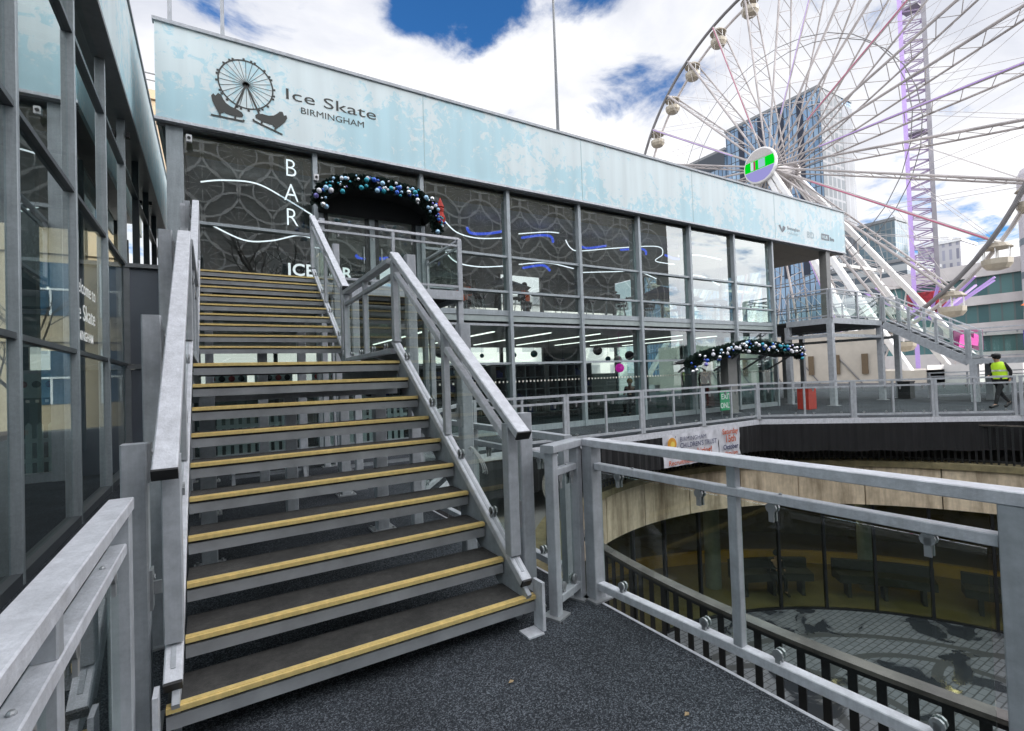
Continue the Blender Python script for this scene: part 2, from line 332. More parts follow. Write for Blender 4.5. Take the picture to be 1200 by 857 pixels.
fl.poly([(CX+7.9*math.cos(2*math.pi*k/n), CY+7.9*math.sin(2*math.pi*k/n), ZF) for k in range(n)], [tuple(range(n))])
struct('pit_paving', fl, pit_mat())
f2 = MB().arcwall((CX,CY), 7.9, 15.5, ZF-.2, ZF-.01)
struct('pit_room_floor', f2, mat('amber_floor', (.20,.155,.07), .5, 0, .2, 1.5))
# parapet ring
def conc():
    m, t, out = nt('stained_stone_parapet'); L = t.links.new
    p = N(t, 'ShaderNodeBsdfPrincipled'); p.inputs['Roughness'].default_value = .8
    tc = N(t, 'ShaderNodeTexCoord'); mp = N(t, 'ShaderNodeMapping'); mp.inputs['Scale'].default_value = (1.6,1.6,.22); L(tc.outputs['Object'], mp.inputs[0])
    nz = N(t, 'ShaderNodeTexNoise', i_Scale=1.6, i_Detail=7.0, i_Roughness=.65); L(mp.outputs[0], nz.inputs['Vector'])
    n3 = N(t, 'ShaderNodeTexNoise', i_Scale=7.0, i_Detail=6.0); L(tc.outputs['Object'], n3.inputs['Vector'])
    cr = N(t, 'ShaderNodeValToRGB'); e = cr.color_ramp.elements; e[0].position = .32; e[0].color = (.26,.20,.13,1); e[1].position = .6; e[1].color = (.72,.60,.43,1)
    L(nz.outputs['Fac'], cr.inputs['Fac'])
    mr = N(t, 'ShaderNodeMapRange'); mr.inputs['To Min'].default_value = .7; mr.inputs['To Max'].default_value = 1.25; L(n3.outputs['Fac'], mr.inputs['Value'])
    mx = N(t, 'ShaderNodeVectorMath', operation='SCALE'); L(cr.outputs['Color'], mx.inputs[0]); L(mr.outputs['Result'], mx.inputs['Scale'])
    L(mx.outputs[0], p.inputs['Base Color']); L(p.outputs[0], out.inputs[0]); return m
CONC = conc()
par = thing('parapet_wall', 'curved beige stone parapet wall ringing the sunken amphitheatre', 'wall', (CX,CY,-2.65))
NP = 26
for k in range(NP):
    a0 = 360*k/NP
    link('stone_panel', MB().arcwall((CX,CY), 7.6, 7.95, -2.65, -1.50, a0+.11, a0+360/NP-.11, 6), CONC, par)
link('coping', MB().arcwall((CX,CY), 7.52, 8.05, -1.497, -1.33), mat('mossy_coping', (.20,.17,.09), .85, 0, .35, 5), par)
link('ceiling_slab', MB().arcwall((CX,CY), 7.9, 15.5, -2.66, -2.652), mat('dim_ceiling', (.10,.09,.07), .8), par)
link('joint_backing', MB().arcwall((CX,CY), 7.7, 7.9, -2.64, -1.51), mat('dark_joint', (.05,.04,.03), .9), par)
# glass drum below
gd = thing('curved_glass_wall', 'curved glass wall with black mullions around the bottom of the amphitheatre', 'glass wall', (CX,CY,ZF))
DG = glass('drum_glass', (.80,.84,.76), 1.5, 1.2)
for k in range(36):
    a = 10*k
    link('glass_pane', MB().arcwall((CX,CY), 7.74, 7.755, ZF+.03, -2.66, a+.3, a+9.7, 4), DG, gd)
    t0 = R(a); c_ = V((CX+7.75*math.cos(t0), CY+7.75*math.sin(t0), 0)); rd = V((math.cos(t0), math.sin(t0), 0))
    link('mullion', MB().beam(c_+V((0,0,ZF)), c_+V((0,0,-2.66)), .07, .12, rd), BLACKM, gd)
link('base_rail', MB().arcwall((CX,CY), 7.70, 7.80, ZF+.001, ZF+.05), BLACKM, gd)
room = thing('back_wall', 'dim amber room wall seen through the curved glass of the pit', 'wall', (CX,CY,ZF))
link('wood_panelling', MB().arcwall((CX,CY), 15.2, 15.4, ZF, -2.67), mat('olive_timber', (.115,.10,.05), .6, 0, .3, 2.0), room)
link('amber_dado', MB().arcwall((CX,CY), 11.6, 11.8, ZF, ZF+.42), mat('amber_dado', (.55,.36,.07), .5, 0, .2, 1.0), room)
lm = emis('warm_ceiling_lamp', (1,.80,.45), 17.0)
for k in range(18):
    a = R(20*k+5); c_ = V((CX+10*math.cos(a), CY+10*math.sin(a), -2.72))
    link('ceiling_lamp', MB().box(c_, (.9,.16,.05), Matrix.Rotation(a, 3, 'Z')), lm, room)
for k in range(12):
    a = R(30*k+8); c_ = V((CX+9.6*math.cos(a), CY+9.6*math.sin(a), ZF))
    cl = link('round_column', MB().lathe(c_, [(.26,0),(.26,3.23)], 18), mat('grey_column', (.22,.24,.24), .6), smooth=False)
    cl.location = (0,0,0); tag(cl, 'grey column standing in the room behind the pit glass', 'column', 'columns behind the pit glass')
# benches inside
BEN = mat('black_bench', (.035,.034,.030), .6)
for k, (a0, a1, lb) in enumerate(((28,45,'long dark bench behind the pit glass at the right of the photo'),(50,66,'middle dark bench behind the pit glass beneath the rail post'),(4,24,'dark bench behind the pit glass nearest the right edge'))):
    am = R((a0+a1)/2); b = thing('bench', lb, 'bench', (CX+8.9*math.cos(am), CY+8.9*math.sin(am), ZF))
    link('seat', MB().arcwall((CX,CY), 8.55, 9.1, ZF+.50, ZF+.75, a0, a1, 10), BEN, b)
    link('backrest', MB().arcwall((CX,CY), 9.102, 9.25, ZF+.45, ZF+1.05, a0, a1, 10), BEN, b)
    for q in (.12,.5,.88):
        a = R(a0+(a1-a0)*q); link('leg', MB().box((CX+8.85*math.cos(a), CY+8.85*math.sin(a), ZF+.25), (.4,.1,.5), Matrix.Rotation(a, 3, 'Z')), BEN, b)

# black balustrade round the pit
bal = thing('pit_balustrade', 'black flat bar balustrade with wet handrail circling the sunken amphitheatre', 'balustrade', (CX,CY,-1.33))
link('handrail', MB().arcwall((CX,CY), 7.70, 7.80, -.262, -.235, 0, 360, 160), mat('wet_painted_handrail', (.16,.145,.13), .12, .3, .5, 3.0), bal)
link('handrail_core', MB().arcwall((CX,CY), 7.725, 7.775, -.30, -.263, 0, 360, 128), BLACKM, bal)
link('bottom_rail', MB().arcwall((CX,CY), 7.73, 7.77, -1.25, -1.22, 0, 360, 128), BLACKM, bal)
NB = 330; stf = MB()
vis = sorted(range(NB), key=lambda k: -math.cos(2*math.pi*k/NB-R(185)))[:100]
bal_me = None
for k in range(NB):
    a = 2*math.pi*k/NB; c_ = V((CX+7.75*math.cos(a), CY+7.75*math.sin(a), 0)); rd = V((math.cos(a), math.sin(a), 0)); tg = V((-math.sin(a), math.cos(a), 0))
    if k in vis:
        link('baluster', MB().beam(c_+V((0,0,-1.33)), c_+V((0,0,-.30)), .012, .05, tg), BLACKM, bal)
    else: stf.beam(c_+V((0,0,-1.33)), c_+V((0,0,-.30)), .012, .05, tg)
so_ = link('balusters', stf, BLACKM, bal); so_['kind'] = 'stuff'

# black fabric under the far deck edge
def fabric_mat():
    m = mat('black_fabric', (.007,.007,.008), .8, 0, .5, 3.0); return m
def fabric(p, q, lb, drop=.92):
    p, q = V((*p,0)), V((*q,0)); d = q-p; ln = d.length; d.normalize(); nn = V((d.y,-d.x,0)); mb = MB(); n = int(ln/.07); pts = []
    for i in range(n+1):
        w_ = .018*math.sin(i*1.9)+.012*math.sin(i*.7)
        b_ = p+d*(ln*i/n)+nn*(.05+w_)
        pts += [b_+V((0,0,-.153)), b_+V((0,0,-drop+.015*math.sin(i*.31)))]
    mb.poly(pts, [(2*i,2*i+1,2*i+3,2*i+2) for i in range(n)])
    return tag(link('fabric_screen', mb, fabric_mat()), lb, 'fabric screen', 'black screens under the deck edge')
fabric(HOLE[1], HOLE[2], 'black fabric screen hanging under the left corner of the far deck', .9)
fabric(HOLE[2], HOLE[3], 'black fabric screen hanging under the deck behind the white banner', .93)
fabric(HOLE[3], HOLE[4], 'black fabric screen hanging under the deck below the walking guard', .95)
fabric(HOLE[4], HOLE[5], 'black fabric screen hanging under the far right deck edge', .95)

# ------------------------------------------------------------------ guard rails
def clamp_mb(p, d, nrm, s=1.0):
    mb = MB(); p = V(p); d = V(d); nrm = V(nrm)
    for sgn in (-1, 1):
        c = p+nrm*(.014*sgn*s)
        mb.beam(c-d*.012*s, c+d*.012*s, .012*s, .075*s)
        mb.tube([c+V((0,0,.030))*s-nrm*.006*s, c+V((0,0,.030))*s+nrm*.006*s], .026*s, 10)
    return mb
RAIL = {}
def rail_parts(t, ln, z0=0.0, top=1.10, pw=.09, ch=.004, plate=True, nmid=1, tw=.10, clamps=True, m=STEEL, m2=None, ends=(1,1)):
    """panel along local +X from 0 to ln, feet at z0"""
    m2 = m2 or m
    for i, x in enumerate((pw/2+.004, ln-pw/2-.004)):
        if not ends[i]: continue
        p = link('post', MB().beam((x,0,z0), (x,0,z0+top-.052), pw, pw, (0,1,0), ch), m, t)
        if plate: link('base_plate', MB().box((x,0,z0+.006), (pw+.07,pw+.07,.012)), CHROME, p)
    link('top_rail', MB().beam((-.01,0,z0+top-.026), (ln+.01,0,z0+top-.026), tw, .05, (0,0,1), ch), m2, t)
    x0, x1 = (pw+.009 if ends[0] else .01), (ln-pw-.009 if ends[1] else ln-.01)
    mr = link('mid_rail', MB().beam((x0,0,z0+top-.185), (x1,0,z0+top-.185), .055, .045, (0,0,1), ch), m2, t)
    br = link('bottom_rail', MB().beam((x0,0,z0+.10), (x1,0,z0+.10), .06, .05, (0,0,1), ch), m2, t)
    xs = [x0+(x1-x0)*(i+1)/(nmid+1) for i in range(nmid)]
    for x in xs:
        link('baluster', MB().beam((x,0,z0+.126), (x,0,z0+top-.209), .05, .05, (0,1,0), ch), m, t)
        link('baluster', MB().beam((x,0,z0+top-.161), (x,0,z0+top-.053), .05, .05, (0,1,0), ch), m, t)
    if ch:
        for q in (.16,.62): link('screw', MB().sphere((x0+(x1-x0)*q,0,z0+top-.161), .009, 8, 5), CHROME, mr)
    e = [x0]+xs+[x1]
    for a, b in zip(e[:-1], e[1:]):
        link('glass_pane', MB().bb(a+.035, b-.035, -.005, .005, z0+.145, z0+top-.225), RGLASS, t)
        if clamps:
            for q in (.2, .8):
                x = a+(b-a)*q
                link('clamp', clamp_mb((x,0,z0+.135), (1,0,0), (0,1,0)), CHROME, br)
                link('clamp', clamp_mb((x,0,z0+top-.26), (1,0,0), (0,1,0)), CHROME, mr)
def guard(p, q, label, z0=0.0, group=None, name='guard_rail', **k):
    d = V((q[0]-p[0], q[1]-p[1], 0)); t = thing(name, label, 'railing', (p[0],p[1],z0), group, math.atan2(d.y, d.x), True)
    rail_parts(t, d.length, 0.0, **k); return t
# near right: corner at (2.245,2.78)
guard((2.245,2.735), (2.375,.52), 'grey steel and glass railing panel along the pit edge in the right foreground', pw=.095, m2=STEEL2)
guard((2.377,.48), (2.50,-1.7), 'grey steel and glass railing panel whose end post is cut by the right edge', pw=.095, m2=STEEL2)
guard((1.835,2.62), (2.20,2.775), 'short grey railing panel closing the gap beside the stair foot', pw=.065, nmid=0)
# near left
tl = thing('guard_rail', 'pale wet topped railing running into the left foreground below the glass wall', 'railing', (-.325,2.555,0), None, math.atan2(-1, -.006), True)
rail_parts(tl, 2.05, 0.0, tw=.085, pw=.075, m2=STEEL2, top=1.11)
# far side of the pit
FX = [4.49,6.84,9.23,11.56,14.08]
FP = [(x,8.99) for x in FX]+[(16.04,7.25),(17.55,5.85),(18.98,4.50)]
names = ['furthest left', 'second from left', 'third from left', 'fourth from left']
LB = ['railing panel on the far deck edge at its left end behind the stair handrail','railing panel on the far deck edge left of the white banner','railing panel on the far deck edge above the left half of the white banner','railing panel on the far deck edge with the green exit sign behind it','railing panel on the far deck edge in front of the red box','railing panel on the far deck edge in front of the platform posts','railing panel on the far deck edge that the hi-vis guard walks behind']
for i in range(7):
    p, q = FP[i], FP[i+1]
    guard(p, q, 'grey '+LB[i], group='railing panels along the far pit edge', pw=.07, ch=0, tw=.07, clamps=True)
guard((19.0,4.44), (19.3,1.9), 'grey railing panel whose double post stands at the right edge beside the guard', group='railing panels along the far pit edge', pw=.07, ch=0, tw=.07)
guard((2.2,6.0), (4.42,8.95), 'grey railing panel on the pit edge hidden behind the lower stair flight', pw=.07, ch=0, tw=.07)
guard((2.25,2.95), (2.2,5.9), 'grey railing panel on the pit edge beside the lower stair flight', pw=.07, ch=0, tw=.07)

# ------------------------------------------------------------------ the main staircase
ST = thing('staircase', 'grey steel open riser staircase with brass nosings climbing to the upper bar', 'staircase', (.73,2.58,0))
XL, XR, Y0, G, S, Z0, YL, ZU = -.128, 1.596, 2.579, .2447, .171, .197, 7.324, 2.057
def tread(y, z, x0, x1, dep):
    tr = link('tread', MB().bb(x0, x1, y+.014, y+dep, z-.05, z), TREAD, ST)
    nb = MB(); nb.bb(x0, x1, y-.004, y+.034, z+.0005, z+.007); nb.bb(x0, x1, y-.008, y+.012, z-.015, z+.0065)
    for q in (.004,.014,.024): nb.bb(x0, x1, y+q, y+q+.007, z+.007, z+.0105)
    link('nosing', nb, GOLD, tr)
    link('front_channel', MB().bb(x0, x1, y+.002, y+.012, z-.088, z-.030), mat('tread_channel', (.27,.28,.29), .45, 0, .2, 5, bump=.06, bscale=200), tr)
for k in range(9):
    tread(Y0+k*G, Z0+k*S, XL if k else -.19, XR if k else 1.70, .285)
zl = Z0+9*S; yl = Y0+9*G
tread(yl, zl, XL, XR, .30)
link('landing', MB().bb(XL-.05, XR+.06, yl+.302, 7.30, zl-.055, zl-.004), TREAD, ST)
for k in range(9): tread(YL+k*G, ZU+k*S, XL, XR, .275)
zt = ZU+8*S
# stringers
for sx in (-.155, 1.62):
    def zn(y): return Z0+(y-Y0)*S/G
    for (ya, za, yb, zb) in ((2.62, zn(2.62)-.10, yl+.05, zl-.10), (7.18, ZU-.20, 9.55, zt-.02)):
        link('stringer', MB().beam((sx,ya,za), (sx,yb,zb), .03, .24, (0,0,1), .003), STEEL, ST)
    link('landing_beam', MB().beam((sx,yl+.05,zl-.14), (sx,7.30,zl-.14), .06, .16), STEEL, ST)
    s = 1 if sx > 0 else -1
    f_ = MB().bb(sx+s*.055, sx+s*.075, 2.50, 2.60, .012, .30); f_.bb(sx-.055, sx+.055, 2.49, 2.60, 0, .010)
    link('foot_bracket', f_, STEEL2, ST)
# support columns
for (x, y, z) in ((-.04,5.05,zl-.2),(1.50,5.2,zl-.2),(-.04,7.08,zl-.2),(1.55,7.08,zl-.2),(1.25,8.65,2.6),(-.03,9.5,zt-.25),(1.97,8.97,2.6),(.75,6.1,zl-.2),(.62,7.9,2.0)):
    p = link('support_column', MB().beam((x,y,0), (x,y,z), .12, .12, (0,1,0), .006), STEEL, ST)
    bp = MB().box((x,y,.008), (.24,.2,.016))
    for a in (-1,1):
        for b in (-1,1): bp.tube([(x+a*.095,y+b*.075,.016), (x+a*.095,y+b*.075,.035)], .012, 6)
    link('base_plate', bp, CHROME, p)
for y in (5.12, 7.08): link('cross_beam', MB().beam((-.2,y,zl-.26), (1.66,y,zl-.26), .1, .12), STEEL, ST)
# inclined balustrades
def incline(x, ya, za, yb, zb, hh, posts, outer, ox, sgn):
    """rail foot line from (ya,za) to (yb,zb); handrail top hh above it"""
    d = V((0,yb-ya,zb-za)).normalized(); up = V((0,-d.z,d.y))
    def zf(y): return za+(zb-za)*(y-ya)/(yb-ya)
    h = link('handrail', MB().beam((x+sgn*.015,ya,za+hh), (x+sgn*.015,yb,zb+hh), .095, .055, (0,0,1), .006), STEEL2, ST)
    link('end_cap', MB().beam((x+sgn*.015,ya-d.y*.012,za+hh-d.z*.012), (x+sgn*.015,ya-.0005*d.y,za+hh-.0005*d.z), .097, .057), DARK, h)
    br = link('bottom_rail', MB().beam((x,ya,za), (x,yb,zb), .07, .055, (0,0,1), .006), STEEL2, ST)
    link('end_cap', MB().beam((x,ya-d.y*.012,za-d.z*.012), (x,ya-.0005*d.y,za-.0005*d.z), .068, .053), DARK, br)
    link('groove', MB().beam((x,ya+.03,zf(ya+.03)+.033), (x,yb,zb+.033), .018, .008), STEEL, br)
    ys = sorted(posts)
    for y in ys:
        link('baluster', MB().beam((x,y,zf(y)+.033), (x,y,zf(y)+hh-.035), (.055 if y == ys[1] else .075), (.055 if y == ys[1] else .075), (0,1,0), .005), STEEL, ST)
    for a, b in zip(ys[:-1], ys[1:]):
        a += .06; b -= .06
        link('mid_rail', MB().beam((x,a-.018,zf(a-.018)+hh-.155), (x,b+.018,zf(b+.018)+hh-.155), .05, .05, (0,0,1), .005), STEEL2, ST)
        g0, g1 = zf(a)+.10, zf(b)+.10; e0, e1 = zf(a)+hh-.21, zf(b)+hh-.21
        P = [(x+w_,y,z) for w_ in (-.005,.005) for (y,z) in ((a+.03,g0),(b-.03,g1),(b-.03,e1),(a+.03,e0))]
        link('glass_pane', MB().poly(P, [(0,1,2,3),(7,6,5,4),(0,4,5,1),(1,5,6,2),(2,6,7,3),(3,7,4,0)]), RGLASS, ST)
        for q in (.22,.78):
            y = a+(b-a)*q; link('clamp', clamp_mb((x,y,zf(y)+.055), (0,d.y,d.z), (1,0,0)), CHROME, br)
    for (y, z0_, z1_) in outer:
        o = link('outer_post', MB().beam((ox,y,z0_), (ox,y,z1_), .10, .10, (0,1,0), .008), STEEL, ST)
        for z in (zf(y)+.16, zf(y)+hh-.16):
            bk = MB()
            bk.bb(min(x,ox)+.036, max(x,ox)-.051, y-.008, y+.008, z-.03, z+.03); bk.bb(ox-sgn*.062, ox-sgn*.051, y-.04, y+.04, z-.09, z+.09)
            bk.tube([(ox-sgn*.064,y,z+.05), (ox-sgn*.07,y,z+.05)], .014, 6)
            link('bracket', bk, CHROME, o)
        link('base_plate', MB().box((ox,y,z0_+.006), (.18,.18,.012)), CHROME, o)
zr = lambda y: Z0+(y-Y0)*S/G+.075
for x, ox, sg in ((1.625,1.80,1), (-.165,-.31,-1)):
    incline(x, 2.60, zr(2.60), 4.99, zr(4.99), .90, (2.74,3.72,4.93), ((2.86,0,1.30),(3.74,0,2.0),(4.97,0,2.86)), ox, sg)
    incline(x, 7.16, 1.93, 9.66, 3.68, .955, (7.25,8.45,9.58), ((7.32,0,2.98),(8.50,0,3.85),(9.66,0,4.62)), ox, sg)
    # level balustrade along the landing
    h = link('handrail', MB().beam((x,5.045,2.80), (x,7.13,2.80), .095, .055, (0,0,1), .005), STEEL, ST)
    mr = link('mid_rail', MB().beam((x,5.06,2.64), (x,7.12,2.64), .05, .05, (0,0,1), .005), STEEL, ST)
    br = link('bottom_rail', MB().beam((x,5.06,1.86), (x,7.10,1.86), .06, .055, (0,0,1), .005), STEEL, ST)
    for y in (6.08,): 
        link('baluster', MB().beam((x,y,1.89), (x,y,2.61), .06, .06, (0,1,0), .004), STEEL, ST); link('baluster', MB().beam((x,y,2.67), (x,y,2.77), .06, .06, (0,1,0), .004), STEEL, ST)
    link('baluster', MB().beam((x,7.09,1.74), (x,7.09,2.77), .075, .075, (0,1,0), .004), STEEL, ST)
    for a, b in ((5.08,6.03),(6.13,7.03)):
        link('glass_pane', MB().bb(x-.005, x+.005, a, b, 1.91, 2.60), RGLASS, ST)
        for q in (.25,.75): link('clamp', clamp_mb((x,a+(b-a)*q,1.90), (0,1,0), (1,0,0)), CHROME, br)
# loose grey cable
cb_ = MB()
for s in range(3):
    P = [(1.70+.02*s,3.50,1.0-.02*s)]
    for i in range(1, 12):
        a = i*.42+s; P.append((1.70+.012*i, 3.46-.02*s+.05*math.sin(a*1.3), 1.0+.05*math.sin(a)-.014*i-.02*s))
    cb_.tube(P, .0055, 6)
tag(link('cable', cb_, mat('pale_cable', (.42,.42,.42), .5)), 'loose loops of pale cable tied to the stair rail at mid height', 'cable')

LEAFB = mat('dry_leaf', (.36,.26,.14), .8, 0, .3, 30)
for x, y, lb in ((1.66,.98,'single dry leaf lying on the dark deck near the bottom of the photo'),(1.78,1.55,'small dry leaf on the dark deck beside the railing foot'),(1.25,2.2,'small dry leaf on the dark deck just before the bottom step')):
    lf = MB().poly([(x,y,.006),(x+.018,y+.012,.012),(x+.035,y+.004,.007),(x+.02,y-.010,.009)], [(0,1,2,3)]); tag(link('fallen_leaf', lf, LEAFB), lb, 'leaf', 'dry leaves on the deck')

# ------------------------------------------------------------------ balcony in front of the bar door
BL = thing('balcony', 'grey steel balcony with glass railing at the top of the stairs', 'balcony', (2.0,10.5,0))
link('floor', MB().bb(-.36, 4.60, 9.62, 11.55, 3.33, 3.40), TREAD, BL)
link('edge_beam', MB().bb(-.36, 4.64, 9.555, 9.618, 3.22, 3.41), STEEL, BL)
link('edge_beam', MB().bb(4.602, 4.66, 9.62, 11.56, 3.22, 3.41), STEEL, BL)
for (x, y) in ((4.60,9.66),(4.60,11.3),(2.0,9.72)):
    p = link('post', MB().beam((x,y,0), (x,y,3.215), .12, .12, (0,1,0), .005), STEEL, BL)
    link('base_plate', MB().box((x,y,.007), (.22,.22,.014)), CHROME, p)
def rail_line(t, p, q, z, n, base=None, top=1.12, w=.06, m=STEEL):
    p, q = V((*p,z)), V((*q,z)); d = (q-p).normalized(); ln = (q-p).length
    link('handrail', MB().beam(p+V((0,0,top)), q+V((0,0,top)), .07, .045), STEEL2, t)
    link('mid_rail', MB().beam(p+V((0,0,top-.15)), q+V((0,0,top-.15)), .045, .04), m, t)
    br = link('bottom_rail', MB().beam(p+V((0,0,.09)), q+V((0,0,.09)), .05, .045), m, t)
    for i in range(n+1):
        c = p+d*(ln*i/n)
        link('post', MB().beam(c, c+V((0,0,top-.024)), w, w, d), m, t)
        if i < n:
            a = c+d*.06; b = p+d*(ln*(i+1)/n)-d*.06; nn = V((d.y,-d.x,0))*.004
            P = [a-nn+V((0,0,.13)), b-nn+V((0,0,.13)), b-nn+V((0,0,top-.19)), a-nn+V((0,0,top-.19))]; P += [v+nn*2 for v in P]
            link('glass_pane', MB().poly(P, [(0,1,2,3),(7,6,5,4),(0,4,5,1),(1,5,6,2),(2,6,7,3),(3,7,4,0)]), RGLASS, t)
            for g in (.25,.75):
                k = a+(b-a)*g; link('clamp', clamp_mb(k+V((0,0,top-.20)), d, V((d.y,-d.x,0))), CHROME, br)
rail_line(BL, (1.70,9.60), (4.58,9.60), 3.42, 2)
rail_line(BL, (4.63,9.63), (4.63,11.5), 3.42, 1)
rail_line(BL, (-.36,9.60), (-.36,11.5), 3.42, 1)

# ------------------------------------------------------------------ lettering
def text_mb(body, size, f, depth=.01, sx=1.0, spacing=1.0, bold=0.0, align='LEFT'):
    cu = bpy.data.curves.new('lettering', 'FONT'); cu.body = body; cu.size = size; cu.align_x = align; cu.space_character = spacing; cu.offset = bold; cu.resolution_u = 3
    o = bpy.data.objects.new('lettering', cu); COL.objects.link(o)
    bpy.context.view_layer.update(); dg = bpy.context.evaluated_depsgraph_get()
    me = bpy.data.meshes.new_from_object(o.evaluated_get(dg))
    bm = bmesh.new(); bm.from_mesh(me)
    mb = MB(); mb.poly([f(v.co.x*sx, v.co.y, depth) for v in bm.verts], [tuple(v.index for v in p.verts) for p in bm.faces])
    bm.free(); bpy.data.objects.remove(o); bpy.data.curves.remove(cu); bpy.data.meshes.remove(me)
    return mb
def onY(x, y, z): return lambda a, b, d: (x+a, y-d, z+b)          # a face that looks towards -Y
def onX(x, y, z): return lambda a, b, d: (x+d, y+a, z+b)          # a face that looks towards +X, read along +Y

# ------------------------------------------------------------------ ice rink pavilion
YF = 11.67
PV = thing('ice_rink_pavilion', 'two storey glass pavilion with long frosted blue sign fascia', 'pavilion', (9.5,16,0))
MXS = [-.452+2.5*i for i in range(9)]
FA = None
seams = [-.83,4.6,9.6,14.6,19.6,25.2]
for a, b in zip(seams[:-1], seams[1:]):
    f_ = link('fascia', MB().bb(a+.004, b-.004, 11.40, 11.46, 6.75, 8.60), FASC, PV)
    FA = FA or f_
    last = f_
    link('seam_bead', MB().bb(b-.008, b+.008, 11.393, 11.399, 6.76, 8.59), mat('pale_bead', (.42,.55,.57), .4), f_)
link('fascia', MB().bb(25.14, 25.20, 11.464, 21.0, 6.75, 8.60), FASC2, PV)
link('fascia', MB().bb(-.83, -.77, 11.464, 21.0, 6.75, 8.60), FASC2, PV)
link('capping', MB().bb(-.86, 25.24, 11.36, 11.52, 8.603, 8.67), STEEL, PV)
link('lower_trim', MB().bb(-.85, 25.22, 11.375, 11.50, 6.69, 6.747), STEEL2, PV)
link('gutter', MB().bb(-.83, 25.20, 11.503, 11.60, 6.66, 6.72), STEELD, PV)
link('roof', MB().bb(-.75, 25.13, 11.5, 21.0, 7.2, 7.4), STEELD, PV)
TAN = mat('tan_soffit', (.42,.33,.20), .6, 0, .12, 2.5)
link('soffit', MB().bb(-.40, 19.5, 11.80, 12.6, 6.56, 6.66), TAN, PV)
SOF = MB()
for i in range(8): SOF.bb(19.6, 25.13, 11.61+i*.9, 11.61+i*.9+.88, 6.70, 6.72)
link('canopy_soffit', SOF, mat('slatted_soffit', (.36,.31,.26), .6), PV)
link('canopy_beam', MB().bb(19.7, 25.1, 17.6, 17.8, 6.0, 6.68), mat('pale_beam', (.50,.49,.45), .5), PV)
link('canopy_column', MB().beam((23.75,11.62,3.42), (23.75,11.62,6.69), .34, .30, (0,1,0)), mat('grey_brown_column', (.20,.20,.19), .5), PV)
link('ceiling', MB().bb(-.40, 19.6, 12.6, 21.0, 6.60, 6.66), mat('dark_ceiling', (.48,.47,.45), .8, 0, .2, 2), PV)
link('ceiling', MB().bb(-.40, 19.6, 11.8, 21.0, 2.98, 3.03), mat('white_ceiling', (.70,.70,.68), .8), PV)
link('floor_slab', MB().bb(-.40, 19.6, 11.72, 21.0, 3.05, 3.33), mat('slab', (.16,.17,.17), .7), PV)
link('floor_beam', MB().bb(-.45, 19.6, 11.60, 11.66, 3.22, 3.36), FRAME, PV)
link('floor_beam', MB().bb(-.45, 19.6, 11.62, 11.66, 3.06, 3.215), mat('pale_floor_beam', (.36,.41,.40), .4), PV)
link('floor_beam', MB().bb(-.45, 19.6, 11.60, 11.66, 2.93, 2.99), STEEL, PV)
link('plinth', MB().bb(-.45, 19.6, 11.56, 11.66, .004, .16), FRAME, PV)
for i, x in enumerate(MXS):
    w = .10 if i else .28
    link('mullion', MB().beam((x-(.09 if not i else 0),11.60,.0), (x-(.09 if not i else 0),11.60,6.66), w, .16, (0,1,0), .004), FRAME, PV)
    link('inner_column', MB().beam((x+.22,12.05,.0), (x+.22,12.05,6.55), .16, .2, (0,1,0)), mat('teal_grey_column', (.24,.28,.29), .5), PV) if i in (3,5,6,8) else None
for i in range(8):
    a, b = MXS[i]+.052, MXS[i+1]-.052
    if i == 0: a += 0
    for z in (1.91, 3.87, 4.84):
        if i == 1 and z > 3.4: continue
        link('transom', MB().bb(a, b, 11.57, 11.65, z-.03, z+.03), FRAME, PV)
    if i != 1:
        g = link('glass_pane', MB().bb(a, b, YF, YF+.012, 3.37, 6.65), UGLASS, PV)
    g = link('glass_pane', MB().bb(a, b, YF, YF+.012, .165, 2.925), PGLASS, PV)
    if i >= 2 or i < 1:
        d_ = MB(); n = 19
        for k in range(n): d_.bb(a+.08+k*(b-a-.16)/(n-1)-.024, a+.08+k*(b-a-.16)/(n-1)+.024, YF-.004, YF-.002, 1.38, 1.43)
        link('manifestation_dots', d_, mat('cream_vinyl', (.68,.68,.58), .6), g)
# lower transom of the open lower zone and the doors on the balcony
DR = mat('dark_door_frame', (.05,.055,.055), .4)
dg_ = link('door_frame', MB().bb(2.11, 2.21, 11.58, 11.70, 3.41, 5.62).bb(4.39, 4.49, 11.58, 11.70, 3.41, 5.62).bb(2.11, 4.49, 11.58, 11.70, 5.63, 5.75).bb(3.24, 3.36, 11.58, 11.70, 3.41, 5.62), FRAME, PV)
for a, b in ((2.22,3.23),(3.37,4.38)):
    dr = link('door', MB().bb(a, b, 11.62, 11.66, 3.42, 3.52).bb(a, b, 11.62, 11.66, 5.49, 5.61).bb(a, a+.09, 11.62, 11.66, 3.53, 5.48).bb(b-.09, b, 11.62, 11.66, 3.53, 5.48), DR, PV)
    link('glass_pane', MB().bb(a+.1, b-.1, 11.635, 11.645, 3.53, 5.48), UGLASS, dr)
    link('handle', MB().tube([(b-.14 if a < 3 else a+.14,11.58,4.3),(b-.14 if a < 3 else a+.14,11.58,4.7)], .015, 8), CHROME, dr)
link('glass_pane', MB().bb(2.11, 4.49, YF, YF+.012, 5.76, 6.65), UGLASS, PV)
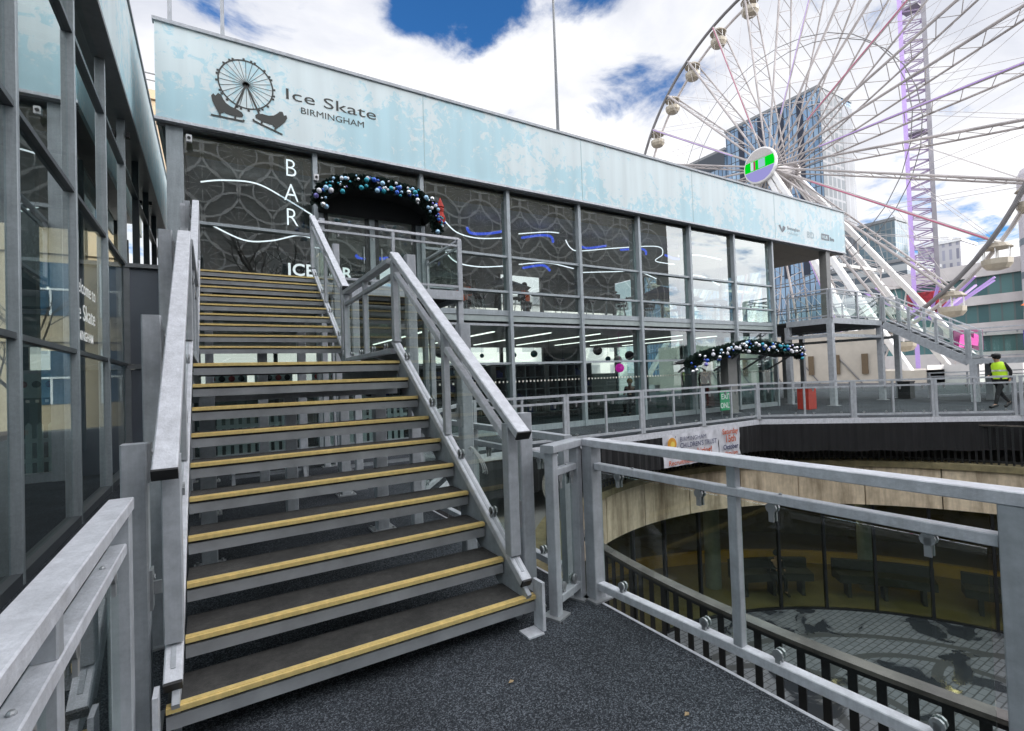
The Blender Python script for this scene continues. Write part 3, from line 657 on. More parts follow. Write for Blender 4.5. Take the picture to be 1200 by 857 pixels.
# side and back walls
for x in (-.42, 19.57):
    link('glass_pane', MB().bb(x-.006, x+.006, 11.75, 21.0, .1, 6.55), PGLASS, PV)
    for y in (14,16.3,18.6,20.9): link('mullion', MB().beam((x,y,0), (x,y,6.6), .1, .12, (0,1,0)), FRAMED, PV)
for i, x in enumerate([-.4+2.5*k for k in range(9)]):
    link('rear_mullion', MB().beam((x,20.9,0), (x,20.9,6.6), .14, .14, (0,1,0)), FRAMED, PV)
for k in range(8):
    a = -.4+2.5*k+.07
    if k % 3 != 2: link('rear_panel', MB().bb(a, a+2.36, 20.86, 20.94, 4.9, 6.59), mat('dark_wall', (.30,.30,.285), .7), PV)
    link('rear_panel', MB().bb(a, a+2.36, 20.86, 20.94, .0, 1.55), mat('dark_wall', (.30,.30,.285), .7), PV)
    if k in (2,6): link('rear_panel', MB().bb(a, a+2.36, 20.86, 20.94, 1.56, 3.04), mat('dark_wall', (.30,.30,.285), .7), PV)
# logo and lettering on the fascia
FY = 11.394
lg = MB(); wc = (.715,7.775); wr = .50
for k in range(48):
    a0, a1 = 2*math.pi*k/48, 2*math.pi*(k+1)/48
    P = [(wc[0]+r*math.cos(a), FY, wc[1]+r*math.sin(a)) for r in (wr-.014, wr+.014) for a in (a0, a1)]; lg.poly(P, [(0,1,3,2)])
    if k % 3 != 2 and k % 2 == 0 or k % 6 == 3:
        am = (a0+a1)/2; lg.box((wc[0]+(wr+.03)*math.cos(am), FY, wc[1]+(wr+.03)*math.sin(am)-.006), (.042,.002,.042))
for k in range(24):
    a = 2*math.pi*k/24; c, s_ = math.cos(a), math.sin(a)
    lg.poly([(wc[0]+r*c-q*s_*.005, FY, wc[1]+r*s_+q*c*.005) for r in (0, wr) for q in (-1, 1)], [(0,1,3,2)])
lg.poly([(wc[0]+.06*math.cos(2*math.pi*k/20), FY, wc[1]+.06*math.sin(2*math.pi*k/20)) for k in range(20)], [tuple(range(20))])
for ex in (-.25, .27):
    lg.poly([(wc[0]-.02, FY-.001, wc[1]), (wc[0]+.02, FY-.001, wc[1]), (wc[0]+ex+.02, FY-.001, 7.12), (wc[0]+ex-.02, FY-.001, 7.12)], [(0,1,2,3)])
boot = [(0,.66),(.06,.75),(.12,.69),(.20,.80),(.29,.76),(.34,.64),(.42,.52),(.56,.43),(.76,.38),(.89,.31),(.94,.22),(.90,.14),(.70,.12),(.46,.15),(.36,.18),(.28,.12),(.20,.12),(.13,.26),(.03,.48)]
blade = [(-.02,-.02),(.95,-.02),(.98,.05),(.93,.08),(.91,.045),(.72,.035),(.72,.14),(.66,.14),(.66,.035),(.27,.035),(.27,.13),(.21,.13),(.21,.035),(-.02,.035)]
def skate(ox, oz, s, ang, mir):
    m_ = -1 if mir else 1; ca, sa = math.cos(ang), math.sin(ang)
    def f(a, b, d):
        a = a*m_*s; b = b*s; return (ox+a*ca-b*sa, FY-.0015-d, oz+a*sa+b*ca)
    lg.prism(boot, f, 0, .002); lg.prism(blade, f, .003, .004)
skate(.09, 6.985, .60, 0.0, False); skate(1.37, 6.88, .60, R(-17), True)
link('skate_wheel_logo', lg, LOGO, FA)
link('lettering', text_mb('Ice', .335, onY(1.43, FY, 7.685), 0, 1.62, 1.02, 0), LOGO, FA)
link('lettering', text_mb('Skate', .335, onY(2.22, FY, 7.685), 0, 1.66, 1.0, 0), LOGO, FA)
link('lettering', text_mb('BIRMINGHAM', .20, onY(1.75, FY, 7.435), 0, 1.13, 1.0, 0), LOGO, FA)
GREYV = mat('grey_vinyl', (.16,.18,.20), .5); PALEV = mat('pale_vinyl', (.36,.46,.49), .5)
link('council_mark', MB().poly([(19.83,FY,7.33),(19.97,FY,7.38),(20.07,FY,7.20),(20.07,FY,7.06)], [(0,1,2,3)]).poly([(20.09,FY,7.06),(20.09,FY,7.20),(20.16,FY,7.36),(20.33,FY,7.32),(20.31,FY,7.22)], [(0,1,2,3,4)]), GREYV, last)
link('lettering', text_mb('Birmingham', .20, onY(20.45, FY, 7.24), 0, 1, 1), GREYV, last)
link('lettering', text_mb('City Council', .15, onY(20.45, FY, 7.06), 0, 1, 1), PALEV, last)
link('lettering', text_mb('BID', .40, onY(21.95, FY, 7.08), 0, .9, 1), PALEV, last)
link('council_mark', MB().bb(23.13, 23.78, FY-.001, FY, 7.13, 7.40), GREYV, last)
link('lettering', text_mb('HUB', .20, onY(23.20, FY-.002, 7.19), 0, 1.1, 1, .004), FASC, last)
link('lettering', text_mb('live', .24, onY(23.84, FY, 7.15), 0, 1.1, 1, .01), GREYV, last)
# security camera boxes
for x, z in ((2.05,6.1),(-.30,6.45)):
    c_ = thing('security_camera', 'small pale security camera on the mullion left of the garland' if x > 0 else 'small white security camera under the left end of the fascia', 'camera', (x,11.48,z))
    link('body', MB().beam((x,11.51,z), (x,11.40,z-.01), .10, .13, (0,0,1), .01), WHITE, c_)
    link('lens', MB().tube([(x,11.398,z-.01),(x,11.388,z-.01)], .03, 10), DARK, c_)
# flag poles on the roof
for x, z, lb in ((.333,14,'grey mast on the roof above the skate wheel logo'),(-.616,14,'thin mast at the left end of the pavilion roof'),(9.38,14.3,'dark slender mast above the middle of the long roof')):
    p = thing('mast', lb, 'mast', (x,12.2,7.4))
    link('pole', MB().tube([(x,12.2,7.4),(x,12.2,z)], [.045,.025] if x < 5 else [.06,.03], 8), STEEL if x < 5 else STEELD, p)
    link('base_plate', MB().box((x,12.2,7.42), (.25,.25,.03)), STEELD, p)

# neon signs and light strips
NEON = emis('white_neon', (.90,.92,1.0), 1.7); BLUEN = emis('blue_neon', (.05,.12,.9), 1.0)
ns = thing('neon_sign', 'white neon sign of three stacked letters reading BAR inside the upper window', 'sign', (1.58,11.78,6))
link('acrylic_panel', MB().bb(1.34, 1.84, 11.80, 11.81, 4.95, 6.54), glass('acrylic', (.80,.84,.86), 1.6, 1.5), ns)
for i, ch in enumerate('BAR'):
    link('letter', text_mb(ch, .56, onY(1.58-.0*i, 11.79, 6.16-.55*i), 0, .82, 1, -.006, 'CENTER'), NEON, ns)
ib = thing('bar_sign', 'black sign with white capitals reading ICE BAR behind the stair top', 'sign', (2.2,12.5,4.2))
link('panel', MB().bb(1.12, 3.4, 12.50, 12.55, 3.80, 4.62), mat('black_sign_panel', (.02,.022,.024), .5, 0, .5, 8), ib)
link('lettering', text_mb('ICE BAR', .40, onY(1.545, 12.495, 4.10), 0, 1.02, 1.02, .008), emis('sign_white', (.95,.95,1), 1.3), ib)
def strip(pts, m, lb, r=.022, group=None):
    P = []
    for i in range(len(pts)-1):
        p0 = V(pts[max(i-1,0)]); p1 = V(pts[i]); p2 = V(pts[i+1]); p3 = V(pts[min(i+2,len(pts)-1)])
        for k in range(6):
            u = k/6; P.append(.5*((2*p1)+(p2-p0)*u+(2*p0-5*p1+4*p2-p3)*u*u+(3*p1-p0-3*p2+p3)*u**3))
    P.append(V(pts[-1])); return tag(link('light_strip', MB().tube(P, r, 6), m), lb, 'light strip', group)
WY = 13.2
wl = [[(-.14,6.24),(.32,6.36),(1.0,6.40),(1.64,6.13),(2.25,5.81)],[(5.8,6.24),(6.25,5.87),(6.96,5.77),(7.86,5.88)],[(8.43,6.08),(9.5,6.27),(10.03,6.30)],[(10.3,6.1),(10.5,5.85),(10.92,5.79),(12.5,6.05),(14.7,6.35),(15.0,6.08),(14.6,5.78),(15.64,5.74)],[(15.9,6.1),(17.2,6.25),(18.6,6.2)],
      [(.0,5.3),(.7,5.0),(1.3,5.05),(1.9,5.25),(2.3,5.2)],[(5.8,5.35),(6.2,4.98),(6.96,4.9),(7.86,5.0)],[(8.4,5.1),(9.5,5.25),(10.6,5.15)],[(11.0,5.05),(12.5,5.2),(13.6,5.3),(14.6,5.1)],[(15.9,5.3),(17.2,5.4),(18.4,5.1)]]
wlb = ['white curved light strip behind the letters BAR','white S shaped light strip just right of the garland','short white light strip in the fourth upper window','long white wavy light strip ending in a hook at mid facade','faint white light strip in the last upper bays','lower white light strip left of the ICE BAR sign','lower white light strip below the S curve right of the garland','lower white light strip in the fourth bay above the stools','lower white light strip at mid facade above the tables','lower white light strip in the last upper bays']
for p, lb in zip(wl, wlb): strip([(x,WY,z) for x, z in p], NEON, lb, .017)
bl = [[(6.8,6.2),(6.94,6.03),(7.5,6.08),(8.1,6.23)],[(8.8,6.1),(9.6,6.28),(10.0,6.27),(10.07,6.08)],[(11.2,6.2),(11.3,6.08),(11.65,6.06),(12.47,6.23)],[(13.2,6.16),(14.2,6.3),(14.5,6.25),(14.53,6.1)],[(3.4,5.0),(3.6,4.9),(4.3,5.0)],[(15.6,6.2),(16.2,6.1),(16.9,6.2)],[(8.8,5.1),(9.6,5.26),(9.9,5.1)]]
blb = ['blue light curl right of the garland','blue light curl in the fourth upper window','blue light curl at mid facade left of the wavy strip','blue light curl at mid facade under the hook','blue light curl seen through the balcony doors','blue light curl in the sixth upper bay','lower blue light curl in the fourth bay']
for p, lb in zip(bl, blb): strip([(x,13.6,z) for x, z in p], BLUEN, lb, .042)
TUBE = emis('fluorescent', (1,.97,.9), 2.2)
for i in range(7):
    x = 5.2+2.1*i
    tl_ = thing('ceiling_light', ['first','second','third','fourth','fifth','sixth','seventh'][i]+' linear ceiling light from the left in the ground floor hall', 'ceiling light', (x,15,2.9), 'linear lights under the ground floor ceiling')
    link('housing', MB().bb(x-.07, x+.07, 13, 18.5, 2.93, 2.978), WHITE, tl_); link('diffuser', MB().bb(x-.04, x+.04, 13.02, 18.48, 2.905, 2.929), TUBE, tl_)

# ------------------------------------------------------------------ garlands
LEAFG = mat('fir_needles', (.012,.03,.022), .7, 0, .4, 10)
BCOL = [mat('white_bauble', (.75,.75,.78), .2), mat('silver_bauble', (.7,.7,.72), .15, .9), mat('blue_bauble', (.03,.10,.45), .15, .3), mat('teal_bauble', (.02,.28,.36), .15, .3), mat('violet_bauble', (.20,.18,.50), .2, .2), mat('ice_blue_bauble', (.35,.55,.72), .15, .3)]
def garland(path, r, label, nb, seed, bw, bs=1.0):
    rnd = random.Random(seed); g = thing('garland', label, 'garland', path[0])
    P = [V(p) for p in path]; seg = [0]
    for a, b in zip(P[:-1], P[1:]): seg.append(seg[-1]+(b-a).length)
    def at(s):
        for i in range(len(P)-1):
            if s <= seg[i+1] or i == len(P)-2:
                u = (s-seg[i])/(seg[i+1]-seg[i]); return P[i].lerp(P[i+1], u), (P[i+1]-P[i]).normalized()
    fo = MB()
    for _ in range(int(seg[-1]*1500)):
        c, d = at(rnd.random()*seg[-1]); o = V((rnd.gauss(0,1), rnd.gauss(0,1), rnd.gauss(0,1))).normalized()
        a = c+o*r*.25*rnd.random(); b = c+o*r*(.6+.5*rnd.random()); s_ = o.cross(V((rnd.random(),rnd.random(),rnd.random()))).normalized()*.028
        fo.poly([a-s_*.4, a+s_*.4, b+s_, b-s_], [(0,1,2,3)])
    link('foliage', fo, LEAFG, g)
    pro = {}
    for k in range(nb):
        c, d = at(seg[-1]*(k+rnd.random())/nb); o = V((rnd.gauss(0,1), -abs(rnd.gauss(0,1)), rnd.gauss(.25,1))).normalized()
        m_ = rnd.choices(range(6), bw)[0]; rad = rnd.choice((.022,.027,.033,.041,.052))*bs
        b = pro.get(m_)
        if b is None:
            me = MB().sphere((0,0,0), 1, 12, 8); b = link('bauble', me, BCOL[m_], g, True); pro[m_] = b
        else:
            b = b.copy(); COL.objects.link(b); b.parent = g
        b.location = c+o*r*.85-g.location; b.scale = (rad,)*3
arc = [(2.0,11.0,5.40),(2.06,10.95,5.62),(2.4,10.9,5.86),(2.9,10.88,5.95),(3.5,10.88,5.95),(4.1,10.9,5.88),(4.5,10.95,5.70),(4.68,11.0,5.42),(4.72,11.05,5.15)]
garland(arc, .17, 'blue and silver bauble garland over the curved awning at the upper door', 100, 3, (4,3,4,4,2,3))
aw = thing('awning', 'dark curved awning over the double doors on the balcony', 'awning', (3.3,11.3,5.4))
am = MB(); prof = [(2.08,5.42),(2.2,5.62),(2.5,5.80),(3.0,5.88),(3.7,5.88),(4.2,5.80),(4.5,5.64),(4.62,5.42)]
P = [(x,y,z) for y in (10.95,11.56) for x, z in prof]; am.poly(P, [(i,i+1,9+i,8+i) for i in range(7)]); am.poly([(x,y,z-.03) for x,y,z in P], [(i,i+1,9+i,8+i) for i in range(7)])
link('canvas', am, mat('black_canvas', (.012,.014,.015), .7), aw)
link('valance', MB().prism([(x,z) for x, z in prof]+[(4.62,5.36),(2.08,5.36)], lambda a, b, d: (a,d,b), 11.52, 11.55), mat('black_canvas', (.012,.014,.015), .7), aw)
link('frame', MB().tube([(x,10.95,z-.02) for x, z in prof], .02, 6), FRAMED, aw)
tag(link('figure', MB().sphere((4.78,10.95,5.62), .09, 8, 6).lathe((4.78,10.95,5.25), [(.02,0),(.10,.05),(.12,.18),(.06,.33)], 10).lathe((4.78,10.95,5.68), [(.10,0),(.06,.10),(.005,.24)], 8), mat('red_felt', (.35,.03,.02), .8)), 'small red hanging ornament at the right end of the upper garland', 'ornament')
arc2 = [(13.1,10.6,1.75),(13.5,10.5,1.95),(14.2,10.45,2.08),(15.0,10.42,2.22),(15.9,10.4,2.34),(16.8,10.4,2.30),(17.6,10.4,2.26),(18.4,10.4,2.22),(19.1,10.45,2.15),(19.4,10.6,2.02)]
garland(arc2, .22, 'bauble garland along the lower entrance canopy under the platform', 100, 5, (5,4,3,2,2,3), 1.15)
cn = thing('entrance_canopy', 'low black canopy carrying the garland over the ground floor entrance', 'canopy', (16.3,11,2))
am = MB(); prof = [(13.2,1.80),(14.2,1.98),(15.2,2.12),(16.2,2.2),(17.4,2.16),(18.4,2.10),(19.3,2.0)]
P = [(x,y,z) for y in (10.42,11.5) for x, z in prof]; am.poly(P, [(i,i+1,8+i,7+i) for i in range(6)]); am.poly([(x,y,z-.05) for x,y,z in P], [(i,i+1,8+i,7+i) for i in range(6)])
link('canvas', am, mat('black_canvas', (.012,.014,.015), .7), cn)
for x in (13.6,15.5,17.2,18.9): link('bracket', MB().beam((x,11.5,1.5), (x,10.5,2.05), .05, .05), STEELD, cn)
col = thing('column', 'thick grey brown column under the garland beside the exit sign', 'column', (15.5,10.9,0))
link('shaft', MB().beam((15.5,10.9,0), (15.5,10.9,2.1), .5, .3, (0,1,0)), mat('grey_brown_column', (.20,.20,.19), .5), col)
link('base_plate', MB().box((15.5,10.9,.01), (.6,.4,.02)), STEELD, col)
ex = thing('exit_sign', 'green sign reading EXIT ONLY behind the far railing', 'sign', (14.4,10.3,.5))
link('panel', MB().bb(14.16, 14.70, 10.30, 10.33, .20, .86), mat('green_sign', (.02,.30,.12), .5), ex)
link('lettering', text_mb('EXIT', .25, onY(14.43,10.297,.57), 0, .95, 1, .004, 'CENTER'), WHITE, ex)
link('lettering', text_mb('ONLY', .25, onY(14.43,10.297,.28), 0, .88, 1, .004, 'CENTER'), WHITE, ex)
link('leg', MB().bb(14.2, 14.24, 10.31, 10.33, .0, .199).bb(14.62, 14.66, 10.31, 10.33, .0, .199), FRAMED, ex)

# banner on the fabric
def crumple(x0, x1, y, z0, z1, nx, nz, seed, sk=0):
    rnd = random.Random(seed); mb = MB(); ph = [rnd.random()*6 for _ in range(4)]
    f = lambda u, v: .012*math.sin(9*u+5*v+ph[0])+.009*math.sin(17*u-11*v+ph[1])+.006*math.sin(31*u+19*v+ph[2])
    P = [(x0+(x1-x0)*i/nx, y-f(i/nx*3, j/nz)-.03, z0+(z1-z0)*j/nz+sk*(i/nx-.5)) for j in range(nz+1) for i in range(nx+1)]
    mb.poly(P, [(j*(nx+1)+i, j*(nx+1)+i+1, (j+1)*(nx+1)+i+1, (j+1)*(nx+1)+i) for j in range(nz) for i in range(nx)]); return mb
bn = thing('banner', 'crumpled white banner advertising a trust recruitment day hung below the far railing', 'banner', (11.4,8.9,-.5))
BANW = mat('white_banner', (.62,.62,.66), .5, 0, .1, 5)
sh = link('sheet', crumple(9.80, 12.02, 8.90, -.93, -.10, 44, 14, 3), BANW, bn, True)
sh2 = link('sheet', crumple(12.04, 12.97, 8.90, -.90, -.08, 20, 14, 4), BANW, bn, True)
NAVY = mat('navy_print', (.035,.04,.11), .6); RUST = mat('rust_print', (.50,.10,.035), .6)
BY = 8.83
link('lettering', text_mb('BIRMINGHAM', .165, onY(10.40,BY,-.30), 0, 1.05, 1), NAVY, sh)
link('lettering', text_mb("CHILDREN'S TRUST", .18, onY(10.40,BY,-.47), 0, .95, 1, .002), NAVY, sh)
link('lettering', text_mb("We're hiring!", .23, onY(10.38,BY,-.69), 0, 1.05, 1, .006), RUST, sh)
link('lettering', text_mb('Recruitment Open Day', .17, onY(9.95,BY,-.88), 0, 1.1, 1, .003), RUST, sh)
link('sun_emblem', MB().poly([(10.10+.17*math.cos(2*math.pi*k/20), BY, -.34+.17*math.sin(2*math.pi*k/20)) for k in range(20)], [tuple(range(20))]), mat('amber_print', (.65,.30,.03), .6), sh)
link('sun_emblem', MB().poly([(10.12+.08*math.cos(2*math.pi*k/20), BY-.002, -.35+.08*math.sin(2*math.pi*k/20)) for k in range(20)], [tuple(range(20))]), mat('yellow_print', (.75,.55,.10), .6), sh)
for s_, z, sz, mm in (('Saturday',-.27,.20,RUST),('15th',-.50,.27,RUST),('October',-.70,.19,NAVY),('10am-1pm',-.86,.14,RUST)):
    link('lettering', text_mb(s_, sz, onY(12.5,BY,z), 0, 1.0, 1, .005, 'CENTER'), mm, sh2)

# ------------------------------------------------------------------ left pavilion
XF = -1.40
LP = thing('glass_pavilion', 'charcoal framed glass pavilion with frosted blue fascia along the left edge', 'pavilion', (-4,8,0))
for a, b in ((-3.5,2.3),(2.3,8.3),(8.3,14.3),(14.3,20.6)):
    link('fascia', MB().bb(-1.26, -1.20, a+.004, b-.004, 6.76, 8.63), FASC2, LP)
link('capping', MB().bb(-1.32, -1.17, -3.5, 20.6, 8.633, 8.70), STEELD, LP)
GUT = MB().bb(-1.44, -1.20, -3.5, 20.6, 6.69, 6.755)
link('soffit_channel', GUT, STEELD, LP)
link('roof', MB().bb(-9, -1.45, -3.5, 20.6, 7.0, 7.2), STEELD, LP)
LY = [-2.7,-.65,1.40,3.45,5.55,7.65,9.70,11.75,13.8,15.9,18.0,20.2]
for i, y in enumerate(LY):
    link('mullion', MB().beam((XF+.03,y,0), (XF+.02,y,6.69), .085, .065, (0,1,0), .005), FRAME if i < 8 else FRAMED, LP)
    if i in (3,5,7,9): link('gutter_bracket', MB().bb(XF+.075, -1.262, y-.06, y+.06, 6.36, 6.46), DARK, LP)
for i in range(len(LY)-1):
    a, b = LY[i]+.034, LY[i+1]-.034
    for z in (2.02, 3.93, 5.85) if i > 3 else (2.02, 3.93):
        link('transom', MB().bb(XF-.02, XF+.05, a, b, z-.026, z+.026), FRAMED, LP)
    link('sill', MB().bb(XF-.03, XF+.07, a, b, .004, .10), FRAMED, LP)
    for z0, z1 in ((.105,1.99),(2.05,3.90),(3.96,6.68)):
        link('glass_pane', MB().bb(XF-.012, XF, a, b, z0, z1), LGLASS, LP)
# inside of the left pavilion
DW = mat('dark_interior_wall', (.28,.30,.31), .8)
link('ceiling', MB().bb(-8.9, -1.5, -3.4, 20.5, 6.70, 6.74), mat('dark_ceiling', (.035,.035,.033), .8), LP)
for y in (.4,4.6,8.8,13,17):
    link('inner_column', MB().beam((-3.0,y,0), (-3.0,y,6.6), .26, .26, (0,1,0)), mat('teal_grey_column', (.24,.28,.29), .5), LP)
    link('rafter', MB().beam((-8.8,y,6.5), (-1.6,y,6.5), .16, .32), STEELD, LP)
for i, y in enumerate(LY): link('rear_mullion', MB().beam((-8.8,y,0), (-8.8,y,6.7), .12, .12, (0,1,0)), FRAMED, LP)
for z in (2.0,4.0): link('rear_transom', MB().bb(-8.85, -8.75, -3, 20.3, z-.05, z+.05), FRAMED, LP)
link('rear_panel', MB().bb(-8.84, -8.78, -3, 20.3, .0, 1.3), DW, LP)
ct = thing('counter', 'reddish topped counter standing behind the left glass wall', 'counter', (-2.5,6.4,0))
link('top', MB().bb(-2.8, -2.1, 4.3, 9.0, 1.0, 1.06), mat('red_timber', (.30,.09,.06), .4), ct)
link('panel', MB().bb(-2.7, -2.66, 4.35, 8.95, .0, .999), DW, ct)
for y in (4.5,6.0,7.4,8.8): link('leg', MB().tube([(-2.2,y,0),(-2.2,y,1.0)], .02, 8), CHROME, ct)
# white welcome lettering stuck on the left glass
WVIN = mat('white_vinyl_glow', (.78,.78,.78), .5, emit=(1,1,1), es=.22)  # faint glow added to brighten the vinyl, which is no light source
wv = thing('window_lettering', 'white welcome lettering stuck on the left glass wall', 'lettering', (XF+.004,7.8,2.5))
link('lettering', text_mb('Welcome to', .26, onX(XF+.003,7.73,2.80), 0, 1.0, 1), WVIN, wv)
link('lettering', text_mb('Ice Skate', .30, onX(XF+.003,7.73,2.46), 0, 1.2, 1), WVIN, wv)
link('lettering', text_mb('BIRMINGHAM', .17, onX(XF+.003,7.73,2.20), 0, 1.1, 1, .002), WVIN, wv)
# infill wall between the pavilions
iw = thing('infill_wall', 'flat grey cladding panel filling the gap between the two pavilions', 'wall', (-.95,11.7,0))
GP = mat('slate_cladding', (.125,.14,.165), .45, 0, .1, 1.5)
link('panel', MB().bb(-1.38, -.66, 11.72, 11.78, .02, 1.93), GP, iw); link('panel', MB().bb(-1.38, -.66, 11.72, 11.78, 2.03, 3.86), GP, iw)
link('frame', MB().bb(-1.38, -.66, 11.69, 11.80, 1.935, 2.025).bb(-1.38, -.66, 11.66, 11.82, 3.865, 3.94).bb(-1.39, -1.30, 11.68, 11.715, .02, 1.93).bb(-1.39, -1.30, 11.68, 11.715, 2.03, 3.86), STEELD, iw)

# ------------------------------------------------------------------ people
SKIN = mat('skin', (.45,.26,.18), .5, 0, .1, 20)
def skin_mesh(nm, J, edges, m, parent, sub=1):
    me = bpy.data.meshes.new(nm); names = list(J)
    off = rootof(parent).location if parent else V((0,0,0))
    me.from_pydata([V(J[k][0])-off for k in names], [(names.index(a), names.index(b)) for a, b in edges], [])
    o = bpy.data.objects.new('tmp', me); COL.objects.link(o)
    md = o.modifiers.new('s', 'SKIN'); md.use_smooth_shade = True
    for i, k in enumerate(names):
        r = J[k][1]; r = r if isinstance(r, tuple) else (r, r); me.skin_vertices[0].data[i].radius = r
        me.skin_vertices[0].data[i].use_root = (i == 0)
    sb = o.modifiers.new('u', 'SUBSURF'); sb.levels = sub; sb.render_levels = sub
    bpy.context.view_layer.update()
    nm_ = bpy.data.meshes.new_from_object(o.evaluated_get(bpy.context.evaluated_depsgraph_get()))
    bpy.data.objects.remove(o); bpy.data.meshes.remove(me)
    nm_.name = nm; nm_.materials.clear(); nm_.materials.append(m)
    q = bpy.data.objects.new(nm, nm_); COL.objects.link(q); q.parent = parent; return q
def sc_(r, f): return tuple(q*f for q in r) if isinstance(r, tuple) else r*f
def person(loc, rz, label, pose, top, legs, hair, vest=None, cap=None, group=None):
    M = Matrix.Translation(V(loc)) @ Matrix.Rotation(rz, 4, 'Z')
    t = thing('person', label, 'person', loc, group)
    w = lambda p: M @ V(p)
    P = dict(hip=(0,0,.92), waist=(.01,0,1.08), chest=(.03,0,1.32), neck=(.045,0,1.47), head=(.075,0,1.60), crown=(.07,0,1.70),
             shL=(.03,.19,1.41), shR=(.03,-.19,1.41), elL=(.0,.24,1.14), elR=(.0,-.24,1.14), haL=(.10,.23,.92), haR=(.10,-.23,.92), fiL=(.13,.22,.83), fiR=(.13,-.22,.83),
             hpL=(0,.10,.88), hpR=(0,-.10,.88), knL=(.03,.11,.48), knR=(.03,-.11,.48), anL=(0,.11,.08), anR=(0,-.11,.08), toL=(.17,.12,.035), toR=(.17,-.12,.035))
    P.update(pose)
    rad = dict(hip=.13, waist=.125, chest=(.15,.12), neck=.055, head=(.085,.095), crown=.06, shL=.065, shR=.065, elL=.045, elR=.045, haL=.032, haR=.032, fiL=.026, fiR=.026, hpL=.095, hpR=.095, knL=.062, knR=.062, anL=.042, anR=.042, toL=.036, toR=.036)
    E_ = [('hip','waist'),('waist','chest'),('chest','neck'),('neck','head'),('head','crown'),('chest','shL'),('chest','shR'),('shL','elL'),('shR','elR'),('elL','haL'),('elR','haR'),('haL','fiL'),('haR','fiR'),('hip','hpL'),('hip','hpR'),('hpL','knL'),('hpR','knR'),('knL','anL'),('knR','anR'),('anL','toL'),('anR','toR')]
    body = skin_mesh('body', {k: (w(P[k]), sc_(rad[k],.92)) for k in P}, E_, SKIN, t)
    hd = V(P['head'])
    fc = MB()
    f_ = skin_mesh('jacket', {k: (w(P[k]), sc_(rad[k],1.11)) for k in ('hip','waist','chest','shL','shR','elL','elR','haL','haR')},
              [('hip','waist'),('waist','chest'),('chest','shL'),('chest','shR'),('shL','elL'),('shR','elR'),('elL','haL'),('elR','haR')], top, t)
    skin_mesh('trousers', {k: (w(P[k]), sc_(rad[k],1.14)) for k in ('hip','hpL','hpR','knL','knR','anL','anR')}, [('hip','hpL'),('hip','hpR'),('hpL','knL'),('hpR','knR'),('knL','anL'),('knR','anR')], legs, t)
    for s in 'LR':
        a = w(P['an'+s]); b = w(P['to'+s])
        link('shoe', MB().beam(a.lerp(b,-.35)-V((0,0,.02)), a.lerp(b,1.15)-V((0,0,-.0)), .09, .075, (0,0,1), .02), DARK, t)
    c = w(P['head'])+V((0,0,.03)); fw = (M.to_3x3() @ V((1,0,0)))
    hm = MB().sphere(c-fw*.018+V((0,0,.035)), .108, 14, 10, (1,1,1)); link('hair', hm, hair, t, True)
    link('nose', MB().sphere(c+fw*.098-V((0,0,.03)), .017, 8, 6), SKIN, t)
    sdv = M.to_3x3() @ V((0,1,0)); ey = MB()
    for s in (-1,1): ey.sphere(c+fw*.085+sdv*.033*s-V((0,0,.005)), .011, 8, 6)
    link('eyes', ey, DARK, t)
    if vest:
        rings = [(.93,.165,.20,.0),(1.08,.165,.195,.01),(1.22,.168,.21,.02),(1.36,.155,.225,.03),(1.44,.115,.19,.035),(1.485,.08,.10,.04)]
        vm = MB(); nn = 20
        vm.poly([w((cx_+rx*math.cos(2*math.pi*k/nn), ry*math.sin(2*math.pi*k/nn), z_)) for z_, rx, ry, cx_ in rings for k in range(nn)], [(i*nn+k, i*nn+(k+1) % nn, (i+1)*nn+(k+1) % nn, (i+1)*nn+k) for i in range(5) for k in range(nn)])
        v = link('hi_vis_vest', vm, vest, t, True)
        band = MB()
        for zz in (1.02,1.20):
            nb_ = 20; band.poly([w((.015+.175*math.cos(2*math.pi*k/nb_), .213*math.sin(2*math.pi*k/nb_), zz+dz)) for dz in (-.025,.025) for k in range(nb_)], [(k, (k+1) % nb_, nb_+(k+1) % nb_, nb_+k) for k in range(nb_)])
        link('reflective_band', band, mat('reflective_tape', (.75,.75,.72), .25, .4), v)
    if cap:
        cpn = MB().lathe(c+V((0,0,.045)), [(.118,0),(.122,.05),(.10,.085),(.03,.10)], 14); cpn.beam(c+fw*.10+V((0,0,.05)), c+fw*.19+V((0,0,.04)), .15, .015)
        link('cap', cpn, DARK, t)
    return t
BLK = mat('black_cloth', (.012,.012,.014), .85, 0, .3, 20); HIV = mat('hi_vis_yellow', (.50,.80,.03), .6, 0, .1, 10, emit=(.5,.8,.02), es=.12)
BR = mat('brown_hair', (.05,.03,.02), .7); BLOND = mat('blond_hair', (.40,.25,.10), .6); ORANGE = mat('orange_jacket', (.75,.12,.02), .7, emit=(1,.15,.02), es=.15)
walk = dict(knL=(.20,.10,.50), anL=(.30,.10,.10), toL=(.46,.11,.045), knR=(-.05,-.10,.50), anR=(-.36,-.10,.16), toR=(-.24,-.11,.045), elL=(-.12,.23,1.16), haL=(-.10,.21,.92), fiL=(-.07,.20,.84), elR=(.02,-.23,1.15), haR=(.20,-.19,1.02), fiR=(.27,-.17,.99))
walk.update(head=(.105,0,1.585), crown=(.11,0,1.685), neck=(.06,0,1.465))
DLEFT = math.atan2(.518,-.855)
person((21.75,5.5,.0), DLEFT, 'security guard in yellow hi-vis vest and black cap walking left behind the far railing', walk, BLK, BLK, BLK, HIV, True)
